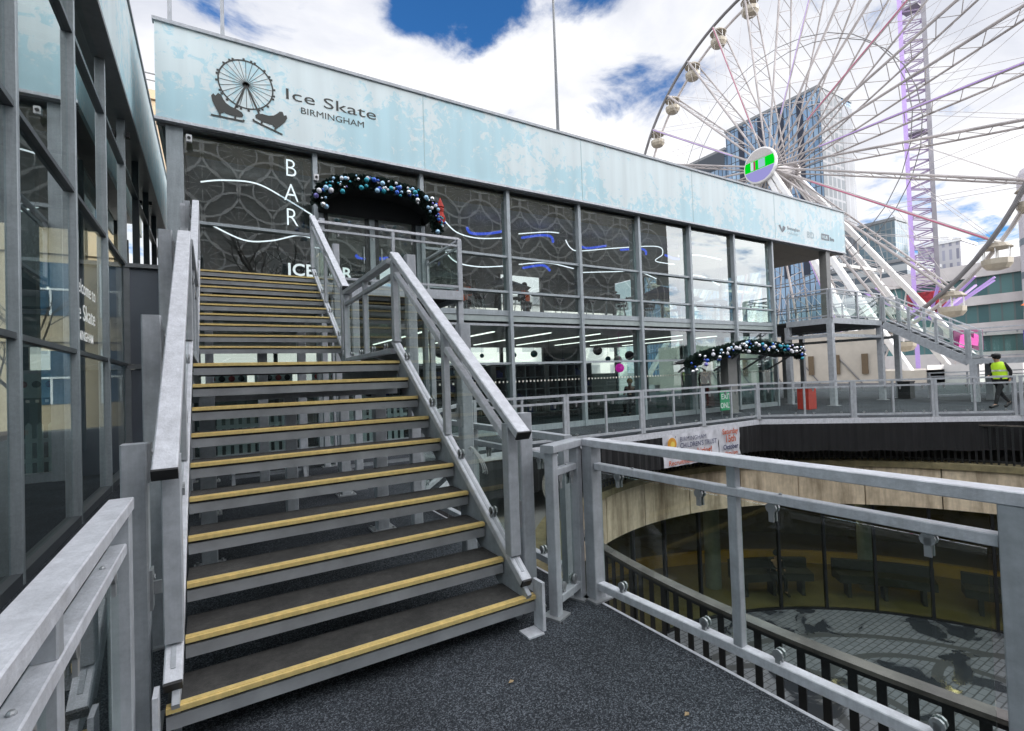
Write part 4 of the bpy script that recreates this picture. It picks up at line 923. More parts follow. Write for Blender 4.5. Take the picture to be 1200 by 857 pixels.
sit = dict(hip=(0,0,.50), waist=(.02,0,.66), chest=(.10,0,.90), neck=(.15,0,1.04), head=(.19,0,1.17), crown=(.19,0,1.27), shL=(.10,.19,.99), shR=(.10,-.19,.99), elL=(.20,.22,.76), elR=(.20,-.22,.76), haL=(.40,.12,.76), haR=(.40,-.12,.76), fiL=(.48,.09,.77), fiR=(.48,-.09,.77), hpL=(.02,.10,.48), hpR=(.02,-.10,.48), knL=(.46,.11,.48), knR=(.46,-.11,.48), anL=(.44,.11,.08), anR=(.44,-.11,.08), toL=(.60,.12,.035), toR=(.60,-.12,.035))
person((13.2,13.3,0), R(200), 'seated person with blond hair in dark clothes behind the lower glass at mid facade', sit, BLK, BLK, BLOND)
person((17.4,13.4,0), R(250), 'standing person in dark clothes behind the lower glass near the exit sign', {}, BLK, BLK, BR)
person((7.1,14.6,3.33), R(250), 'person in an orange jacket seated behind the upper glass right of the balcony', {k: (v[0],v[1],v[2]+.15) for k, v in sit.items() if k[:2] not in ('an','to')}, ORANGE, BLK, BR)
person((10.2,15.6,3.33), R(120), 'person in an orange jacket standing further back behind the fourth upper window', {}, ORANGE, BLK, BR)
person((7.9,16.2,3.33), R(30), 'person in dark clothes standing behind the upper glass near the orange jackets', {}, BLK, BLK, BR)
person((CX+8.6*math.cos(R(58)), CY+8.6*math.sin(R(58)), ZF+.24), R(238), 'seated figure in dark clothes on the bench behind the pit glass', sit, BLK, BLK, BLK)

# ------------------------------------------------------------------ furniture inside
TOP = mat('grey_table_top', (.18,.20,.21), .35); SEATM = mat('dark_seat', (.03,.03,.035), .6)
def stool(x, y, z, lb, first=[None]):
    if first[0] is None:
        t = thing('bar_stool', lb, 'stool', (0,0,0), 'bar stools behind the upper glass')
        link('seat', MB().lathe((0,0,.70), [(.17,0),(.19,.03),(.17,.07)], 12), SEATM, t)
        link('backrest', MB().box((0,.18,.92), (.34,.03,.26)), SEATM, t)
        for a in range(4):
            c, s = math.cos(R(45+90*a)), math.sin(R(45+90*a)); link('leg', MB().tube([(.1*c,.1*s,.70),(.21*c,.21*s,0)], .013, 6), CHROME, t)
        link('foot_ring', MB().tube([(.18*math.cos(R(30*k)),.18*math.sin(R(30*k)),.25) for k in range(13)], .01, 5), CHROME, t)
        first[0] = t
    else: t = copy_tree(first[0]); t['label'] = lb
    t.location = (x,y,z); t.rotation_euler.z = random.uniform(-2.5,2.5); return t
def htable(x, y, z, lb, first=[None]):
    if first[0] is None:
        t = thing('bar_table', lb, 'table', (0,0,0), 'high tables behind the upper glass')
        link('table_top', MB().lathe((0,0,1.02), [(.40,0),(.42,.02),(.40,.04)], 20), TOP, t)
        link('stem', MB().tube([(0,0,.03),(0,0,1.02)], .04, 10), STEELD, t); link('base', MB().lathe((0,0,0), [(.26,0),(.26,.015),(.05,.04)], 16), STEELD, t)
        first[0] = t
    else: t = copy_tree(first[0]); t['label'] = lb
    t.location = (x,y,z); return t
ordn = ['first','second','third','fourth','fifth','sixth','seventh','eighth','ninth','tenth','eleventh','twelfth','thirteenth','fourteenth','fifteenth','sixteenth']
for i in range(7):
    x = 5.9+2.0*i; y = 13.1+.5*(i % 3)
    htable(x, y, 3.33, 'grey round high table, %s from the left behind the upper glass' % ordn[i])
    stool(x-.62, y+.15, 3.33, 'dark bar stool left of the %s high table upstairs' % ordn[i])
    stool(x+.60, y-.10, 3.33, 'dark bar stool right of the %s high table upstairs' % ordn[i])
PAR = mat('grey_parasol', (.30,.33,.33), .7); NAVYC = mat('navy_parasol', (.03,.035,.12), .7)
for i, (x, y, m_, lb) in enumerate(((6.6,15.2,PAR,'pale grey parasol open behind the third upper window'),(9.2,15.6,PAR,'pale grey parasol open behind the fourth upper window'),(12.6,15.2,STEELD,'dark parasol open behind the sixth upper window'),(16.4,14.6,NAVYC,'navy parasol open behind the seventh upper window'),(18.4,15.3,PAR,'pale parasol open behind the last upper window'))):
    t_ = thing('parasol', lb, 'parasol', (x,y,3.33))
    link('canopy', MB().lathe((x,y,4.75), [(1.05,0),(.60,.20),(.05,.42)], 8), m_, t_); link('pole', MB().tube([(x,y,3.33),(x,y,5.2)], .025, 8), CHROME, t_); link('base', MB().lathe((x,y,3.335), [(.28,0),(.28,.06),(.05,.09)], 14), STEELD, t_)
# skate racks on the ground floor
RK = mat('dark_rack', (.05,.05,.05), .6)
for i, x in enumerate((5.3,7.7,10.1,12.5)):
    t_ = thing('skate_rack', 'dark open rack of cubby holes, %s from the left in the ground floor hall' % ordn[i], 'rack', (x,16.2,0), 'skate racks in the ground floor hall')
    fr = MB()
    for k in range(6): fr.bb(x-1.1+k*.44-.015, x-1.1+k*.44+.015, 16.0, 16.4, .1, 2.0)
    link('upright', fr, STEEL, t_)
    sh_ = MB()
    for k in range(5): sh_.bb(x-1.1, x+1.1, 16.0, 16.4, .1+k*.46, .13+k*.46)
    link('shelf', sh_, STEEL, t_); link('back_panel', MB().bb(x-1.11, x+1.11, 16.405, 16.43, .05, 2.05), RK, t_)
    for k in range(5):
        for j in range(4):
            if (k*7+j*3+i) % 4: link('skate', MB().box((x-.88+k*.44,16.22,.24+j*.46), (.24,.30,.20)).box((x-.88+k*.44,16.30,.37+j*.46), (.22,.14,.10)), RK if (k+j) % 3 else mat('blue_skate', (.03,.05,.22), .5), t_)
rb = random.Random(11)
PC = [mat('white_paper_ball', (.65,.65,.65), .8), mat('navy_paper_ball', (.02,.03,.10), .8), mat('teal_paper_ball', (.04,.16,.18), .8), mat('black_paper_ball', (.015,.015,.02), .8)]
PCN = ['white','navy','teal','black']
for i in range(16):
    k = rb.choice((0,1,1,2,3,3)); x = 4.9+i*.62+rb.random()*.2; y = 13.0+rb.random()*2; z = 2.05+.35*rb.random()+(.15 if 6 < x < 9 else 0); r_ = rb.choice((.07,.10,.13,.17))
    o = tag(link('paper_ball', MB().sphere((x,y,z), r_, 12, 8).tube([(x,y,z+r_),(x,y,2.97)], .004, 4), PC[k], smooth=True), '%s hanging paper ball, %s from the left under the ground floor ceiling' % (PCN[k], ordn[i]), 'paper ball', 'paper balls hung in the ground floor hall')
pb = tag(link('paper_ball', MB().sphere((12.35,13.0,1.72), .16, 12, 8).tube([(12.35,13.0,1.88),(12.35,13.0,2.97)], .004, 4), mat('magenta_ball', (.8,.02,.45), .5, emit=(.9,.02,.5), es=.5)), 'single bright magenta ball hanging behind the lower glass', 'paper ball')
# white picket fences under the stairs
def picket(x0, x1, y, lb, h=.85):
    t_ = thing('picket_fence', lb, 'fence', (x0,y,0)); n = int((x1-x0)/.16)
    for k in range(n+1):
        x = x0+k*.16
        link('picket', MB().prism([(x-.045,.05),(x+.045,.05),(x+.045,h-.06),(x,h),(x-.045,h-.06)], lambda a, b, d: (a,y+d,b), 0, .02), WHITE, t_)
    for z in (.25,.62): link('rail', MB().bb(x0-.08, x1+.08, y+.022, y+.05, z, z+.08), WHITE, t_)
picket(-.2, 1.7, 12.5, 'white picket fence inside the glass below the stair landing', 1.0)
picket(2.3, 4.3, 12.6, 'white picket fence inside the glass under the balcony', 1.0)
for i, x in enumerate((.3,1.3,2.6,3.6)):
    t_ = thing('skate_board_sign', ['white notice board with round marks at the left below the stair landing','white notice board with round marks below the landing centre','white notice board with round marks under the balcony','white notice board with round marks right of the balcony post'][i], 'notice board', (x,13.4,1.5))
    link('board', MB().bb(x-.42, x+.42, 13.40, 13.43, 1.45, 1.95), WHITE, t_)
    for k in range(4): link('round_mark', MB().lathe((x-.3+.2*k,13.395,1.72), [(.07,0),(.07,.004)], 12, (0,1,0)), DARK if k % 2 else mat('red_print', (.4,.03,.03), .5), t_)
    link('leg', MB().bb(x-.4, x-.36, 13.41, 13.44, 0, 1.449).bb(x+.36, x+.4, 13.41, 13.44, 0, 1.449), STEELD, t_)
for i, (x0, x1, y) in enumerate(((.1,1.4,8.6),(1.7,3.6,8.35))):
    t_ = thing('bench', ['low steel bench on the deck beneath the upper flight','low steel bench on the deck under the balcony edge'][i], 'bench', (x0,y,0))
    link('seat', MB().bb(x0, x1, y-.18, y+.18, .40, .45), STEEL2, t_)
    for x in (x0+.15, x1-.15): link('leg', MB().beam((x,y-.12,0), (x,y+.10,.399), .05, .05, (1,0,0)), STEEL, t_)
    link('rail', MB().bb(x0+.1, x1-.1, y-.02, y+.02, .15, .20), STEEL, t_)
# red box and bin by the platform
t_ = thing('red_box', 'red lidded box standing on the far deck under the platform', 'box', (18.3,9.75,0))
link('body', MB().bb(18.0, 18.50, 9.55, 9.95, .02, .76), mat('red_plastic', (.42,.035,.02), .5), t_); link('lid', MB().bb(17.98, 18.52, 9.53, 9.97, .763, .80), mat('red_plastic', (.42,.035,.02), .5), t_)
t_ = thing('litter_bin', 'black square litter bin on the far deck right of the platform post', 'bin', (25.7,9.6,0))
link('body', MB().bb(25.5, 25.95, 9.3, 9.75, .02, .70), BLACKM, t_); link('lid', MB().bb(25.48, 25.97, 9.28, 9.77, .703, .76), DARK, t_)

# ------------------------------------------------------------------ platform and stair at the right end
PF = thing('platform', 'grey steel raised platform on posts at the right end of the pavilion', 'platform', (22.6,11,0))
X0, X1, Y1_, Y2_ = 20.45, 24.5, 9.85, 16.5
link('floor', MB().bb(X0, X1+1.6, Y1_, Y2_, 3.30, 3.37), TREAD, PF)
for p, q in (((X0,Y1_),(X1,Y1_)),((X0,Y1_),(X0,11.6)),((X1+1.6,Y1_),(X1+1.6,Y2_))):
    link('edge_beam', MB().beam((p[0],p[1],3.29), (q[0],q[1],3.29), .08, .22), STEEL, PF); link('lower_beam', MB().beam((p[0],p[1],2.72), (q[0],q[1],2.72), .08, .12), STEEL, PF)
for x, y in ((X0,Y1_),(X1,Y1_),(X1+1.6,Y1_),(X0+.1,11.55),(X0,14),(X1,14),(X1+1.6,14),(22.5,14.0),(22.5,16.3)):
    p = link('post', MB().beam((x,y+.06,0), (x,y+.06,3.18), .20, .20, (0,1,0), .006), STEEL if y < 12 else STEELD, PF); link('base_plate', MB().box((x,y+.06,.01), (.36,.36,.02)), CHROME, p)
rail_line(PF, (X0,Y1_), (X1,Y1_), 3.40, 2, w=.09)
rail_line(PF, (X0,Y1_+.1), (X0,11.5), 3.40, 1, w=.07)
rail_line(PF, (X1+1.6,Y1_), (X1+1.6,Y2_), 3.40, 3, w=.07)
rail_line(PF, (X0,Y2_), (X1+1.6,Y2_), 3.40, 3, w=.07)
AS = thing('access_stair', 'grey steel stair running down from the right platform to a lower landing', 'staircase', (25,8.5,0))
for x in (X1+.05, X1+1.55):
    link('stringer', MB().beam((x,9.80,3.22), (x,7.05,1.50), .06, .30), STEEL, AS)
    link('handrail', MB().beam((x,9.80,4.42), (x,7.05,2.72), .07, .05), STEEL2, AS); link('mid_rail', MB().beam((x,9.80,4.22), (x,7.05,2.52), .05, .04), STEEL2, AS); link('bottom_rail', MB().beam((x,9.80,3.52), (x,7.05,1.82), .05, .04), STEEL2, AS)
    for q in (0,.33,.66,1): link('post', MB().beam((x,9.75-2.65*q,3.35-1.66*q), (x,9.75-2.65*q,4.38-1.66*q), .09, .09, (0,1,0)), STEEL, AS)
    P = [(x+d,y,z) for d in (-.004,.004) for y,z in ((9.7,3.6),(7.15,2.0),(7.15,2.45),(9.7,4.08))]
    link('glass_pane', MB().poly(P, [(0,1,2,3),(7,6,5,4),(0,4,5,1),(1,5,6,2),(2,6,7,3),(3,7,4,0)]), RGLASS, AS)
for k in range(10): link('tread', MB().bb(X1+.09, X1+1.51, 9.80-.27*(k+1), 9.82-.27*k, 3.17-.17*k, 3.21-.17*k), STEELD, AS)
link('lower_landing', MB().bb(X1, X1+6, 5.2, 7.05, 1.52, 1.60), TREAD, AS); link('edge_beam', MB().bb(X1-.06, X1-.002, 5.2, 7.1, 1.42, 1.62).bb(X1, X1+6, 5.12, 5.198, 1.42, 1.62), STEEL, AS)
for x, y in ((X1,6.9),(X1,5.3),(X1+3,5.3),(X1+1.6,6.9)):
    link('support_post', MB().beam((x,y,0), (x,y,1.42), .22, .22, (0,1,0)), STEEL, AS)
rail_line(AS, (X1-.02,7.0), (X1-.02,5.2), 1.62, 1, w=.10)
rail_line(AS, (X1+.05,5.17), (X1+5.9,5.17), 1.62, 3, w=.09)
# outer deck railings beyond
for i, (p, q, lb) in enumerate((((26.5,9.0),(30.0,7.4),'grey railing panel on the outer deck edge behind the litter bin'),((30.0,7.4),(33.5,5.8),'grey railing panel on the outer deck edge behind the lower landing posts'),((33.5,5.8),(37,4.2),'grey railing panel on the outer deck edge behind the hi-vis guard'))):
    guard(p, q, lb, group='railing panels along the outer deck edge', pw=.08, ch=0, tw=.07, clamps=False)

# ------------------------------------------------------------------ ferris wheel
FW = thing('ferris_wheel', 'giant white observation wheel with lattice spokes and round green hub sign', 'ferris wheel', (58.6,34,-1.4))
HB = V((58.627,33.995,25.588)); wv_ = V((-.04536,-.99897,0)); NV = V((-.99897,.04536,0)); RW = 23.68
WS = mat('white_wheel_steel', (.55,.52,.52), .45, 0, .2, .5); WS2 = mat('grey_wheel_steel', (.16,.155,.16), .45, 0, .2, .5)
LIL = mat('lilac_lit_lattice', (.34,.29,.38), .45, emit=(.4,.25,.6), es=.12)
WSM = mat('mast_steel', (.26,.25,.28), .45, 0, .2, .5)
WSP = mat('spoke_steel', (.38,.35,.345), .45, 0, .3, .4)
PURP = mat('violet_lit_steel', (.36,.27,.46), .4, emit=(.40,.22,.8), es=.4); MAG = mat('magenta_lit_steel', (.30,.10,.16), .4, emit=(.9,.10,.3), es=.22)
def wp(th, r, off): a = R(th); return HB+(wv_*math.cos(a)+V((0,0,1))*math.sin(a))*r-NV*off
NS = 30; PH = 144.7-12*12
for off in (0.0, 2.0):
    mb = MB(); mb.tube([wp(4*k, RW, off) for k in range(91)], .20 if off == 0 else .18, 8, False)
    link('rim', mb, WS2 if off == 0 else WS, FW)
for off in (0.0, 2.0):
    mb = MB()
    for k in range(NS): mb.tube([wp(PH+12*k, RW*.60, off), wp(PH+12*k+12, RW*.60, off)], .045, 4)
    link('inner_ring', mb, WS2, FW)
    mb = MB()
    for k in range(NS):
        mb.tube([wp(PH+12*k, RW*.60, off), wp(PH+12*k+12, RW, off)], .022, 4); mb.tube([wp(PH+12*k, RW, off), wp(PH+12*k+12, RW*.60, off)], .022, 4)
    link('bracing', mb, WS, FW)
for k in range(NS):
    th = PH+12*k
    sp_ = link('spoke', MB().tube([wp(th, .9, -1.0), wp(th, RW, 0)], [.11,.15], 6).tube([wp(th, .9, 3.0), wp(th, RW, 2.0)], [.085,.11], 6), WSP, FW)
    zz = MB(); n = 16
    for j in range(n):
        a = .25+.75*j/n; b = .25+.75*(j+1)/n
        pa = wp(th, RW*a, -1+a*1.0) if j % 2 else wp(th, RW*a, 3-a*1.0); pb = wp(th, RW*b, 3-b*1.0) if j % 2 else wp(th, RW*b, -1+b*1.0)
        zz.tube([pa, pb], .038, 4)
    link('lattice', zz, WSP, sp_)
    if k % 3 == 0:
        link('light_tube', MB().tube([wp(th, RW*.25, -.85), wp(th, RW*.99, -.12)], .06, 5), (PURP, MAG)[k // 3 % 2], sp_)
hb_ = link('hub', MB().lathe(HB+NV*1.6, [(.5,0),(1.3,.05),(1.3,.5),(.7,.55),(.7,4.6),(1.3,4.65),(1.3,5.1),(.5,5.2)], 28, -NV), WS, FW)
sg_ = link('hub_sign', MB().lathe(HB+NV*2.25, [(1.9,0),(2.08,.05),(2.08,.34),(1.98,.40)], 40, NV), WHITE, FW)
def sgp(a, b, d): return HB+NV*(2.66+d)+wv_*a+V((0,0,b))
def disc_part(z0, z1, r, m, nm, d):
    P = []; n = 24
    for k in range(n+1): z = z0+(z1-z0)*k/n; P.append((-math.sqrt(max(0, r*r-z*z)), z))
    for k in range(n+1): z = z1+(z0-z1)*k/n; P.append((math.sqrt(max(0, r*r-z*z)), z))
    tilt = R(0); Q = [(a, b) for i, (a, b) in enumerate(P)]
    link(nm, MB().prism(Q, sgp, d, d+.03), m, sg_)
disc_part(-1.86, -.50, 1.9, emis('lavender_screen', (.42,.40,.85), .8), 'lower_screen', 0)
disc_part(-.42, .72, 1.9, emis('green_screen', (.0,.75,.02), .9), 'green_screen', 0)
disc_part(.80, 1.88, 1.9, mat('grey_disc', (.45,.43,.42), .4), 'upper_panel', 0)
for a0, a1, m_ in ((-1.1,-.75,emis('pale_bar', (.8,.9,1), .8)),(-.7,-.50,emis('crimson_bar', (.6,.05,.2), .8)),(-.1,.75,emis('pale_blue_mark', (.45,.72,.80), .8))):
    link('screen_mark', MB().prism([(a0,-.36),(a1,-.36),(a1,.66),(a0,.66)], sgp, .035, .045), m_, sg_)
# gondolas, each with roof, tub and pillars
gm = None; GR = mat('gondola_shell', (.40,.36,.29), .4, 0, .12, 2); GT = mat('gondola_roof', (.34,.30,.24), .4)
for k in range(NS):
    p = wp(PH+12*k, RW, 1.0)
    if gm is None:
        gm = bpy.data.objects.new('gondola', None); COL.objects.link(gm); gm.parent = FW; FW['_local'] = 1
        g_ = [link('tub', MB().lathe((0,0,-2.55), [(.28,0),(.75,.12),(1.02,.50),(1.05,.95),(.98,.95)], 12), GR, gm),
              link('roof', MB().lathe((0,0,-.62), [(1.06,-.06),(1.10,0),(.75,.36),(.2,.52),(.05,.55)], 12), GT, gm)]
        pl = MB()
        for j in range(6): a = R(60*j+15); pl.tube([(.95*math.cos(a),.95*math.sin(a),-1.6),(.95*math.cos(a),.95*math.sin(a),-.62)], .035, 5)
        pl.tube([(0,0,-2.4),(0,0,.05)], .06, 6); pl.tube([(-1.1,0,.03),(1.1,0,.03)], .07, 6)
        g_.append(link('pillar', pl, WHITE, gm))
        del FW['_local']; q = gm
    else: q = copy_tree(gm, FW)
    q.location = p-FW.location; q.rotation_euler.z = random.uniform(-.3,.3)
# legs: twin box tubes with bracing
for sN, off in ((1,1.45),(-1,-3.6)):
    for sw in (-1,1):
        top_ = HB+NV*off; ft = HB+NV*(off+sN*5.5)+wv_*(sw*15.5); ft.z = -1.35
        d_ = (ft-top_).normalized(); sdn = d_.cross(NV).normalized()
        lg_ = link('leg', MB().beam(top_+sdn*.25, ft+sdn*1.25, .52, .62, NV, .04), WHITE, FW)
        link('twin_tube', MB().beam(top_-sdn*.25, ft-sdn*1.25, .52, .62, NV, .04), WHITE, lg_)
        for j in range(14):
            u0 = .12+.85*j/14; u1 = .12+.85*(j+1)/14; w0 = .25+u0; w1 = .25+u1
            c0 = top_.lerp(ft, u0); c1 = top_.lerp(ft, u1)
            link('brace', MB().tube([c0+sdn*(w0 if j % 2 else -w0), c1-sdn*(w1 if j % 2 else -w1)], .07, 5), WS, lg_)
        link('foot', MB().box(ft+V((0,0,.1)), (3.2,3.2,.5)), WS, lg_)
for sw in (-1,1):
    c0 = HB+NV*4.7+wv_*sw*7.75; c0.z = 12.1; c1 = HB-NV*7.2+wv_*sw*7.75; c1.z = 12.1
    link('cross_brace', MB().beam(c0, c1, .3, .3), WHITE, FW)
bd = thing('boarding_platform', 'pale curved boarding deck with ramps beneath the giant wheel', 'platform', (52,30,-1.4))
PALE = mat('pale_cladding', (.50,.46,.40), .55, 0, .12, .7)
link('deck', MB().bb(50, 66, 17, 50, -.2, .9), PALE, bd); link('screen_wall', MB().bb(49.6, 49.9, 20, 45, -1.4, 4.6), PALE, bd)
for k in range(6): link('ramp_rail', MB().tube([(49.5,21+3.6*k,-.8),(49.5,24.2+3.6*k,3.2)], .06, 6), WS2, bd)
for k in range(9): link('banner_flag', MB().bb(49.40, 49.45, 21+2.3*k, 21.5+2.3*k, .7, 2.5), mat('dark_flag', (.14,.10,.06), .6), bd)

# ------------------------------------------------------------------ swing tower ride
SR = thing('swing_tower', 'tall lattice swing tower with violet lit edge and red carousel head', 'fairground ride', (86.3,29.0,-1.4))
tA = V((86.3,29.0,0)); e2 = V((.947,.321,0)); e1 = V((.321,-.947,0))
cs = [tA+e1*a+e2*b for a, b in ((-1.3,-1.0),(1.3,-1.0),(1.3,1.0),(-1.3,1.0))]
for i, c in enumerate(cs): link('mast_chord', MB().beam(c+V((0,0,-1.4)), c+V((0,0,74)), .55, .50, e1), (PURP, WSM, LIL, PURP)[i], SR)
for f in range(4):
    a, b = cs[f], cs[(f+1) % 4]; mb = MB()
    for k in range(46):
        z = 9+1.42*k; mb.tube([a+V((0,0,z)), b+V((0,0,z+.71))], .075, 4); mb.tube([b+V((0,0,z+.71)), a+V((0,0,z+1.42))], .09, 4)
    link('lattice', mb, LIL, SR)
link('carousel_head', MB().lathe(tA+V((0,0,8.2)), [(.8,0),(2.1,1.4),(2.3,3.0),(1.8,3.1)], 20), mat('red_bulb_panel', (.30,.02,.03), .4, 0, .6, 2.2), SR)
for k in range(12):
    a = R(30*k); d = V((math.cos(a), math.sin(a), 0)); hd_ = tA+V((0,0,7.6))
    link('arm', MB().beam(hd_+d*.9, hd_+d*7.2+V((0,0,4.6)), .32, .22), PURP, SR)
for z in (34,52): link('work_platform', MB().box(tA+V((0,0,z)), (2.2,2.0,.25)), WSM, SR)

# ------------------------------------------------------------------ far buildings
def block(name, label, x0, x1, y0, y1, z1, m, roofm=None, group=None, plant=True):
    t_ = thing(name, label, 'building', ((x0+x1)/2,(y0+y1)/2,-1.4), group)
    link('wall', MB().bb(x0, x1, y0, y1, -1.4, z1), m, t_)
    link('roof_parapet', MB().bb(x0-.3, x1+.3, y0-.3, y1+.3, z1+.004, z1+.9), roofm or STEELD, t_)
    if plant: link('roof_plant', MB().bb(x0*.6+x1*.4, x0*.4+x1*.6, y0*.6+y1*.4, y0*.4+y1*.6, z1+.9, z1+3.4), roofm or STEELD, t_)
    return t_
BG1 = grid_mat('blue_curtain_wall', (.12,.21,.34), (.05,.065,.085), 1.55, 3.6, .16, (.24,.35,.47), .2, .6)
WHG = grid_mat('white_framed_wall', (.045,.06,.075), (.17,.175,.19), 2.6, 3.6, .34, (.075,.09,.105), .4, .4)
t_ = block('office_tower', 'tall blue glass office tower behind the giant wheel', 159, 178, 76.9, 109, 86, BG1)
link('end_face', MB().bb(158.9, 171.5, 76.75, 76.88, 0, 86.2), WHG, t_); link('end_face', MB().bb(171.6, 178.2, 76.7, 76.88, 0, 84), grid_mat('grey_louvre_wall', (.08,.083,.095), (.14,.145,.155), 1.0, 40, .2, (.2,.21,.23)), t_)
STRP = MB()
for y in (82,88,95,102): STRP.bb(158.7, 158.98, y, y+1.8, 30, 85.5)
link('dark_slot', STRP, mat('navy_slot', (.012,.02,.04), .3), t_)
t_ = block('office_tower', 'lower dark roofed wing left of the blue tower', 158.5, 176, 109.4, 150, 80, BG1, plant=False)
link('top_band', MB().bb(158.2, 158.48, 109.4, 150, 74.5, 80), mat('slate_band', (.05,.06,.075), .5), t_)
block('office_tower', 'teal grey glass tower with open rooftop frame behind the lattice mast', 177.7, 186, 66.5, 96, 45, grid_mat('teal_curtain_wall', (.085,.14,.17), (.22,.25,.26), 1.5, 2.2, .16, (.16,.22,.26)), plant=False)
block('office_tower', 'white gridded tower block standing alone right of the lattice mast', 194.6, 207.6, 56.4, 67, 38, grid_mat('white_grid_wall', (.13,.13,.17), (.40,.39,.41), 1.7, 4.2, .5, (.30,.30,.36)), WHITE)
block('office_block', 'low grey office block with horizontal window bands behind the ride', 160, 182, 57.6, 95, 29, grid_mat('banded_wall', (.07,.09,.11), (.30,.32,.33), 60, 3.6, .9, (.09,.11,.13)))
ic = thing('concert_hall', 'white banded building with teal ribbon windows behind the lower landing', 'building', (140,30,-1.4))
CW = mat('white_render', (.58,.55,.54), .6, 0, .1, .5); TEALG = grid_mat('teal_ribbon_glass', (.05,.13,.14), (.12,.17,.17), 1.8, 30, .14, (.10,.22,.22))
link('wall', MB().bb(132, 170, -30, 52, -1.4, 20), TEALG, ic)
for z0, z1 in ((-1.4,3.2),(6.4,9.0),(12.6,14.4),(18.2,21)): link('band', MB().bb(131, 170.5, -30.5, 52.5, z0, z1), CW, ic)
link('drum', MB().lathe((128,23,-1.4), [(5.6,0),(5.6,36),(5.2,37)], 28), mat('pale_lilac_render', (.66,.62,.66), .5), ic)
for k in range(5): link('drum_window', MB().lathe((128,23,4+6*k), [(5.64,0),(5.64,1.2)], 28), mat('drum_glass_band', (.20,.24,.28), .3), ic)
# hoarding, lit signs
hd = thing('hoarding', 'long white fairground hoarding beyond the deck on the right', 'hoarding', (55,20,-1.4))
for k in range(9): link('panel', MB().bb(50+3.5*k, 53.47+3.5*k, 17.0-2.0*k+.5*0, 17.06-2.0*k, -1.4, 1.3), mat('white_hoarding', (.60,.59,.58), .6, 0, .1, .8), hd)
for k in range(8): link('return_panel', MB().bb(53.47+3.5*k, 53.5+3.5*k, 15.0-2.0*k, 17.0-2.0*k, -1.4, 1.3), mat('white_hoarding', (.60,.59,.58), .6), hd)
pk = thing('lit_sign', 'pink glowing sign behind the lower landing railing', 'sign', (60,17,2.6))
PKE = emis('pink_neon', (1,.16,.55), 1.5)
pkd = Matrix.Translation(V((60,17.2,3.4)))
e1 = V((.855,-.518,0)); e2 = V((.518,.855,0))
fpk = lambda a, b, d: V((60,17.0,3.4))+e1*a+V((0,0,b))-e2*d
link('lettering', text_mb('Hull', 1.6, fpk, 0, 1, 1, .06) if False else MB().prism([(-1.2,-.6),(-.8,-.6),(-.6,.2),(0,-.4),(.5,-.5),(.7,.6),(.3,.7),(.2,.1),(-.4,.7),(-1.0,.5)], fpk, 0, .1), PKE, pk)
link('backing', MB().prism([(-1.5,-.9),(1.2,-.9),(1.2,1.0),(-1.5,1.0)], fpk, -.2, -.1), mat('plum_panel', (.20,.03,.12), .5), pk)
ld = thing('lit_sign', 'blue violet lit number sign left of the guard above the landing rail', 'sign', (64,14.5,3.0))
fld = lambda a, b, d: V((64.4,14.2,2.9))+e1*a+V((0,0,b))-e2*d
link('digits', text_mb('1888', 1.3, fld, 0, 1.2, 1.1, .02), emis('violet_digits', (.55,.45,1), 1.6), ld); link('backing', MB().prism([(-.3,-.3),(4.2,-.3),(4.2,1.3),(-.3,1.3)], fld, -.2, -.1), mat('navy_panel', (.03,.02,.14), .5, emit=(.1,.05,.6), es=.4), ld)
fs = thing('fairground_figure', 'orange and yellow fairground cut-outs above the landing at the right edge', 'decoration', (70,14,8))
ff = lambda a, b, d: V((68.5,14.0,7.0))+e1*a+V((0,0,b))-e2*d
link('orange_cut_out', MB().prism([(-2.2,-.3),(-.6,-.5),(.8,.0),(1.6,-.2),(1.4,.9),(.2,.8),(-.8,.5)], ff, 0, .1), mat('orange_board', (.75,.16,.03), .5), fs)
link('yellow_cut_out', MB().prism([(2.6,-1.1),(3.1,-.9),(3.4,.2),(3.1,1.4),(2.7,1.5),(2.3,.5)], ff, 0, .1), mat('yellow_board', (.75,.60,.05), .5), fs)
link('pole', MB().tube([ff(0,-9,-.2), ff(0,.2,-.2)], .12, 6).tube([ff(2.8,-9,-.2), ff(2.8,.4,-.2)], .12, 6), WS2, fs)
# sandstone block behind the left pavilion
SB = mat('buff_stone', (.46,.36,.24), .8, 0, .12, .4)
sb_ = thing('stone_building', 'buff stone building with tall blue grey windows behind the left pavilion', 'building', (-20,56,-1.4))
link('wall', MB().bb(-44, -2.6, 52, 70, -1.4, 27.5), SB, sb_)
for z in (5.5,12.5,19.5,26.6): link('string_course', MB().bb(-44.2, -2.4, 51.75, 51.99, z, z+.5), SB, sb_)
WG = mat('blue_grey_window', (.04,.09,.14), .15, 0, .3, .3)
for i in range(9):
    for j in range(4):
        x = -42+4.3*i; z = .6+7*j
        w_ = link('window', MB().bb(x, x+2.3, 51.93, 51.985, z, z+4.2), WG, sb_)
        link('frame', MB().bb(x-.12, x, 51.86, 51.98, z-.1, z+4.3).bb(x+2.3, x+2.42, 51.86, 51.98, z-.1, z+4.3).bb(x+.002, x+2.298, 51.86, 51.925, z+2.0, z+2.15).bb(x+1.08, x+1.22, 51.86, 51.925, z+.01, z+1.99), WHITE, w_)
link('roof_railing', MB().tube([(-44,52.2,29),(-2.7,52.2,29),(-2.7,60,29)], .06, 6).tube([(-44,52.2,28.4),(-2.7,52.2,28.4)], .05, 6).tube([(-2.7,52.2,27.5),(-2.7,52.2,29)], .06, 6).tube([(-5,52.2,27.5),(-5,52.2,29)], .06, 6), STEELD, sb_)

